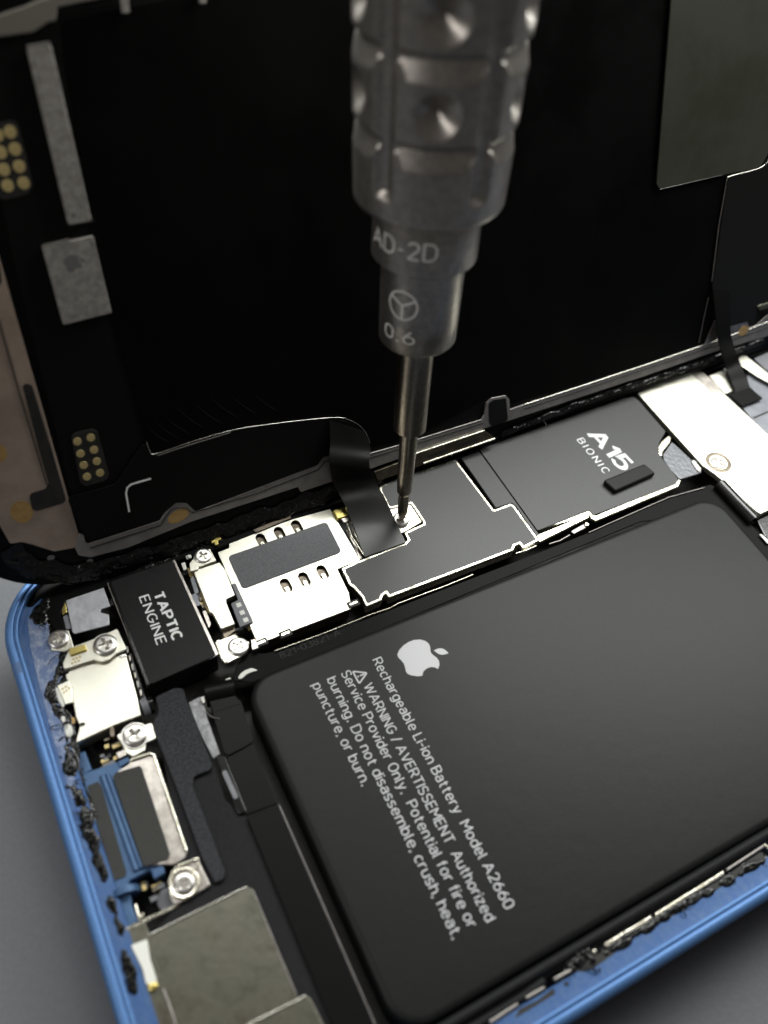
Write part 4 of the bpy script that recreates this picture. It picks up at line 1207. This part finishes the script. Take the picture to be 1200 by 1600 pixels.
# top left bracket and tabs
dplate('top_bracket', [(-30, 36), (0, 22), (40, 9), (60, 0), (120, -18), (200, -34), (200, -10), (90, 12), (88, 34), (76, 35), (66, 42), (52, 51), (0, 58), (-30, 64)], 0.8, 0.5, material('dull_taupe_steel', (0.30, 0.28, 0.24), 0.45, 0.8), display, 0.4, 0.15)
dplate('steel_tab', [(187, -14), (199, -16), (203, 20), (191, 21)], 0.7, 0.3, CHIP, display, 0.1, 0.06)
dplate('steel_tab', [(311, -30), (320, -32), (323, 5), (312, 6)], 0.7, 0.3, CHIP, display, 0.1, 0.06)
# spots of old sealant on the glass border
for x_, y_, rr in ((80, 872, .45), (68, 889, .5), (109, 891, .38), (141, 877, .38), (144, 883, .4), (40, 868, .25)):
    oval('sealant_spot', x_, y_, rr, rr * 0.8, -0.1, 0.12, GREY_PLATE, display, bevel=0.05)
# wrinkles of the protective film
rw = random.Random(3)
for i, (x_, y_, l_) in enumerate(((262, 690, 34), (278, 684, 38), (296, 678, 42), (318, 668, 44), (345, 660, 44), (372, 652, 46), (400, 646, 40), (432, 641, 38))):
    tube('film_wrinkle', catmull([d3(x_, y_, 0.10), d3(x_ - l_ * 0.45, y_ - l_ * 0.27, 0.14), d3(x_ - l_, y_ - l_ * 0.72, 0.08)], 4), 0.07, PANEL, display, 6, 0.25)

hs = dplate('connector_strip', [(584, 738), (652, 712), (756, 673), (768, 680), (774, 687), (662, 726), (640, 735), (590, 752)], 0.45, 0.5, DARK_STEEL, display, 0.1, 0.08, label='metal strip with two dark windows at the display edge')
tube('strip_edge', [d3(662, 724, 0.5), d3(773, 685.5, 0.5)], 0.16, SHIELD_EDGE, hs)
tube('strip_edge', [d3(640, 712, 0.5), d3(756, 673, 0.5)], 0.13, SHIELD_EDGE, hs)
for q in ([(664, 713), (690, 704), (706, 700), (700, 707), (672, 716)], [(712, 696), (735, 687), (752, 683), (746, 690), (722, 699)]):
    dplate('strip_window', q, 0.48, 0.1, CAVITY, hs, 0.3, 0.0)
# glue under the display edge
def glue_disp(path, n, seed, size=(0.2, 0.6), width=0.7, height=0.4):
    glue('adhesive_residue', [d3(x, y, 0.2) for x, y in path], width, height, n, display, seed, size=size, up=D_N)


glue_disp([(14, 858), (34, 878), (72, 893), (110, 897), (150, 893), (200, 879), (262, 862), (330, 838), (440, 800), (540, 765), (600, 745)], 260, 11, (0.15, 0.5), 0.9, 0.35)
glue_disp([(785, 680), (830, 662), (900, 634), (1000, 600), (1100, 566), (1200, 530)], 120, 12, (0.15, 0.45), 0.35, 0.25)


# ribbon cables
def ribbon(name, left, right, mat, parent, thick=0.12, n=8, label=None):
    L, R = catmull(left, n), catmull(right, n)
    bm = bmesh.new()
    rows = []
    nn = []
    for i in range(len(L)):
        t = L[min(i + 1, len(L) - 1)] - L[max(i - 1, 0)]
        nrm = (R[i] - L[i]).cross(t).normalized()
        if nrm.dot(CAM - L[i]) < 0:
            nrm = -nrm
        nn.append(nrm)
    K = 6
    for sgn in (0, -1):
        rows.append([[bm.verts.new(L[i].lerp(R[i], k / K) + nn[i] * thick * sgn) for k in range(K + 1)] for i in range(len(L))])
    for s_ in rows:
        for i in range(len(L) - 1):
            for k in range(K):
                bm.faces.new((s_[i][k], s_[i][k + 1], s_[i + 1][k + 1], s_[i + 1][k]))
    a_, b_ = rows
    for i in range(len(L) - 1):
        bm.faces.new((a_[i][0], a_[i + 1][0], b_[i + 1][0], b_[i][0]))
        bm.faces.new((a_[i][K], a_[i + 1][K], b_[i + 1][K], b_[i][K]))
    for i in (0, len(L) - 1):
        for k in range(K):
            bm.faces.new((a_[i][k], a_[i][k + 1], b_[i][k + 1], b_[i][k]))
    return link(name, bm_mesh(bm), mat, parent, 60, label)


RIB = material('ribbon_black_film', (0.005, 0.005, 0.005), 0.32, 0.0, None, 1, 0.012, 0.7, spec=0.35)
ribbon('ribbon_cable', [d3(515, 656, 0.7), d3(516, 690, 1.2), d3(515, 725, 2.4), b3(521, 756, 2.4), b3(537, 785, 1.2), b3(553, 822, 0.1), b3(570, 870, -0.35)],
       [d3(570, 674, 0.7), d3(579, 700, 1.2), d3(577, 725, 2.4), b3(585, 750, 2.4), b3(601, 777, 1.2), b3(617, 812, 0.1), b3(634, 847, -0.35)],
       RIB, display, 0.14, label='wide black ribbon cable bending from display to board')
ribbon('ribbon_cable', [d3(1114, 452, 0.6), d3(1118, 490, 1.2), d3(1122, 530, 1.5), b3(1133, 570, 1.2), b3(1144, 598, 0.3), b3(1150, 613, 0.0)],
       [d3(1141, 458, 0.6), d3(1141, 490, 1.2), d3(1143, 525, 1.5), b3(1154, 560, 1.2), b3(1167, 592, 0.3), b3(1172, 605, 0.0)],
       BLACK_FLEX, display, 0.14, label='narrow black ribbon cable at the camera end')
bplate('ribbon_plug', [(1149, 611), (1172, 605), (1192, 622), (1160, 634), (1142, 618)], 0.0, 0.35, BLACK_FLEX, display, 0.1, 0.05)

# ================================================================== SCREW BEING TURNED
TIP = Vector((51.33, 59.6, -0.6))
sc = thing('loose_screw', 'small shiny screw under the tip of the screwdriver, on the silver pad', 'screw', tuple(b3(627, 812, ZG - 0.6)))
c = b3(627, 811, ZG + 0.35)
me_ = screw_base.copy()
me_.transform(Matrix.Translation(c) @ Matrix.Rotation(0.18, 4, 'X') @ Matrix.Rotation(-0.12, 4, 'Y') @ Matrix.Diagonal((1.15, 1.15, 1.1, 1)))
link('screw_head', me_, STEEL, sc, 30)
bm = bmesh.new()
hel = [c + Vector((0.85 * math.cos(t * 0.5), 0.85 * math.sin(t * 0.5), -0.35 - t * 0.012)) for t in range(0, 50)]
tube_bm(bm, hel, 0.08, 6)
link('screw_thread', bm_mesh(bm), STEEL, sc, 60)

# ================================================================== SCREWDRIVER
AX = Vector((0.00670399, 0.13567418, 0.99072899)).normalized()
face = (CAM - (TIP + AX * 40))
face = (face - AX * face.dot(AX)).normalized()         # towards the camera
sidev = AX.cross(face).normalized()                    # to the right as seen from the camera
if sidev.dot(RIGHT) < 0:
    sidev = -sidev
TIP_D = b3(628, 812, -0.45)
driver = thing('screwdriver', 'grey metal precision screwdriver standing upright with its tip in a screw, ridged handle', 'screwdriver', tuple(TIP_D))
SM = Matrix((sidev, -face, AX)).transposed().to_4x4()
SM.translation = TIP_D
if SM.to_3x3().determinant() < 0:
    SM = Matrix((sidev, face, AX)).transposed().to_4x4()
    SM.translation = TIP_D


def on_cyl(theta, s, r):
    """theta measured from the side that faces the camera, positive to the right"""
    return TIP_D + AX * s + (face * math.cos(theta) + sidev * math.sin(theta)) * r


def driver_part(name, fn, s_list, seg, mat, label=None, smooth=40, cap=True):
    bm = bmesh.new()
    rings = []
    for s in s_list:
        rings.append([bm.verts.new(on_cyl(2 * math.pi * k / seg, s, fn(2 * math.pi * k / seg, s))) for k in range(seg)])
    for a_, b_ in zip(rings, rings[1:]):
        for k in range(seg):
            bm.faces.new((a_[k], a_[(k + 1) % seg], b_[(k + 1) % seg], b_[k]))
    if cap:
        bm.faces.new(rings[0])
        bm.faces.new(rings[-1][::-1])
    return link(name, bm_mesh(bm), mat, driver, smooth, label)


def prof(points):
    """radius against s, linear between points; repeated s gives a step"""
    def fn(theta, s):
        for (s0, r0), (s1, r1) in zip(points, points[1:]):
            if s0 <= s <= s1 and s1 > s0:
                return r0 + (r1 - r0) * (s - s0) / (s1 - s0)
        return points[-1][1]
    return fn


S_H = 45.8
PH = math.radians(2)


def handle_r(theta, s):
    h = s - S_H
    r = 7.42 + 0.025 * h
    if h < 0.5:
        r -= 0.35 * (1 - h / 0.5) ** 2
    if h < 0:
        r -= 0.3
    t = theta - PH
    t = (t + math.pi) % (2 * math.pi) - math.pi
    per = math.radians(72)
    tp = (t + per / 2) % per - per / 2            # 0 at pad centre
    tf = per / 2 - abs(tp)                        # distance from flute centre (rad)
    arc = tf * 7.4
    # flutes between the pads, ending above the rim with a scooped end
    wF = 1.05
    hf = max(0.0, min(1.0, (h - 2.2) / 0.9))
    if arc < wF:
        r -= 0.6 * hf * math.cos(arc / wF * math.pi / 2) ** 0.7
    # V cuts across every pad
    half_w = math.radians(36) * 7.4 - wF
    a_in = abs(tp) * 7.4
    for kk in (0, 1, 2, 3, 4, 5):
        d = h - (7.6 + 7.55 * kk)
        lim = half_w + 0.35 - max(0, -d - 0.5) * 0.75
        if -2.0 < d < 0.6 and a_in < lim:
            depth = (d + 2.0) / 1.9 if d < -0.1 else (0.6 - d) / 0.7
            depth = max(0, min(1, depth))
            edge = min(1, (lim - a_in) / 0.3)
            r -= 0.62 * depth * max(0, edge)
    # cone dimples at the pad centres
    for kk in (0, 1, 2, 3, 4):
        dc = h - (7.6 + 7.55 * kk + 3.05)
        rho = math.hypot(a_in, dc)
        if rho < 2.05:
            r -= 1.7 * (1 - rho / 2.05)
    return r


sl = [S_H - 0.01, S_H, S_H + 0.08, S_H + 0.2, S_H + 0.35, S_H + 0.5]
s = S_H + 0.7
while s < S_H + 46:
    sl.append(s)
    s += 0.16
driver_part('handle', lambda t, s: 5.0 if s < S_H else handle_r(t, s), sl, 360, DRIVER, 'ridged and dimpled grey metal handle', 32)
sleeve = driver_part('collar', prof([(39.7, 5.2), (39.95, 5.45), (45.6, 5.45), (45.9, 5.3)]), [39.7, 39.8, 39.95, 42, 45.6, 45.9], 96, DRIVER)
nose = driver_part('nose_sleeve', prof([(29.4, 3.6), (29.4001, 3.95), (29.8, 4.28), (39.9, 4.4)]), [29.4, 29.4001, 29.6, 29.8, 33, 39.9], 96, DRIVER)
driver_part('bit_shank', prof([(15.9, 1.5), (16.3, 2.0), (29.6, 2.05)]), [15.9, 16.3, 20, 25, 29.6], 64, DRIVER_STEEL, 'brown tinted steel bit shank')
driver_part('bit_neck', prof([(4.9, 0.72), (5.6, 1.0), (15.9, 1.14), (16.0, 1.14)]), [4.9, 5.2, 5.6, 8, 12, 15.9, 16.0], 48, DRIVER_STEEL)


def blade_r(t, s):
    base = 0.18 + (0.74 - 0.18) * min(1, s / 1.6)
    tw = t + s * 0.0
    return base * (1 - 0.30 * (0.5 + 0.5 * math.cos(3 * tw)) * max(0, 1 - s / 5.0))


driver_part('bit_tip', blade_r, [0, 0.2, 0.5, 0.9, 1.3, 1.6, 2.2, 3, 4, 4.95], 48, DRIVER_STEEL)


def wrap_text(body, th0, th1, s0, cap, rad, parent, wgt=0.13, gap=0.24, name='etched_text'):
    words, W = letter_words(body, wgt, gap)
    for vs, fs in words:
        co = [tuple(on_cyl(th0 + (th1 - th0) * x / W, s0 + y * cap, rad + 0.03 + dz)) for x, y, dz in vs]
        me_ = bpy.data.meshes.new(name)
        me_.from_pydata(co, [], fs)
        link(name, me_, DRIVER_PRINT, parent, 0)


R_ = math.radians
wrap_text('AD-2D', R_(-66), R_(13), 41.9, 1.75, 5.45, sleeve)
wrap_text('0.6', R_(-52), R_(-4), 31.3, 1.5, 4.32, nose)
# wheel symbol with three spokes
bm = bmesh.new()
cth, cs_, rr = R_(-24), 35.8, 1.62


def sym(x, y, dz=0.0):
    return on_cyl(cth + x / 4.36, cs_ + y, 4.36 + dz)


def sym_band(pts, wmm, closed):
    n = len(pts)
    q = []
    for i in range(n):
        a_ = Vector(pts[(i - 1) % n] if closed or i > 0 else pts[i])
        b_ = Vector(pts[(i + 1) % n] if closed or i < n - 1 else pts[i])
        d = (b_ - a_).normalized()
        nn_ = Vector((-d.y, d.x)) * wmm / 2
        p = Vector(pts[i])
        q.append((bm.verts.new(sym(p.x + nn_.x, p.y + nn_.y, 0.03)), bm.verts.new(sym(p.x - nn_.x, p.y - nn_.y, 0.03))))
    for i in range(n if closed else n - 1):
        j = (i + 1) % n
        bm.faces.new((q[i][0], q[i][1], q[j][1], q[j][0]))


sym_band([(rr * math.cos(2 * math.pi * k / 48), rr * math.sin(2 * math.pi * k / 48)) for k in range(48)], 0.24, True)
for a_ in (-90, 30, 150):
    sym_band([(t * rr * math.cos(R_(a_)), t * rr * math.sin(R_(a_))) for t in (0, 0.25, 0.5, 0.75, 0.96)], 0.3, False)
link('etched_symbol', bm_mesh(bm), DRIVER_PRINT, nose, 0)
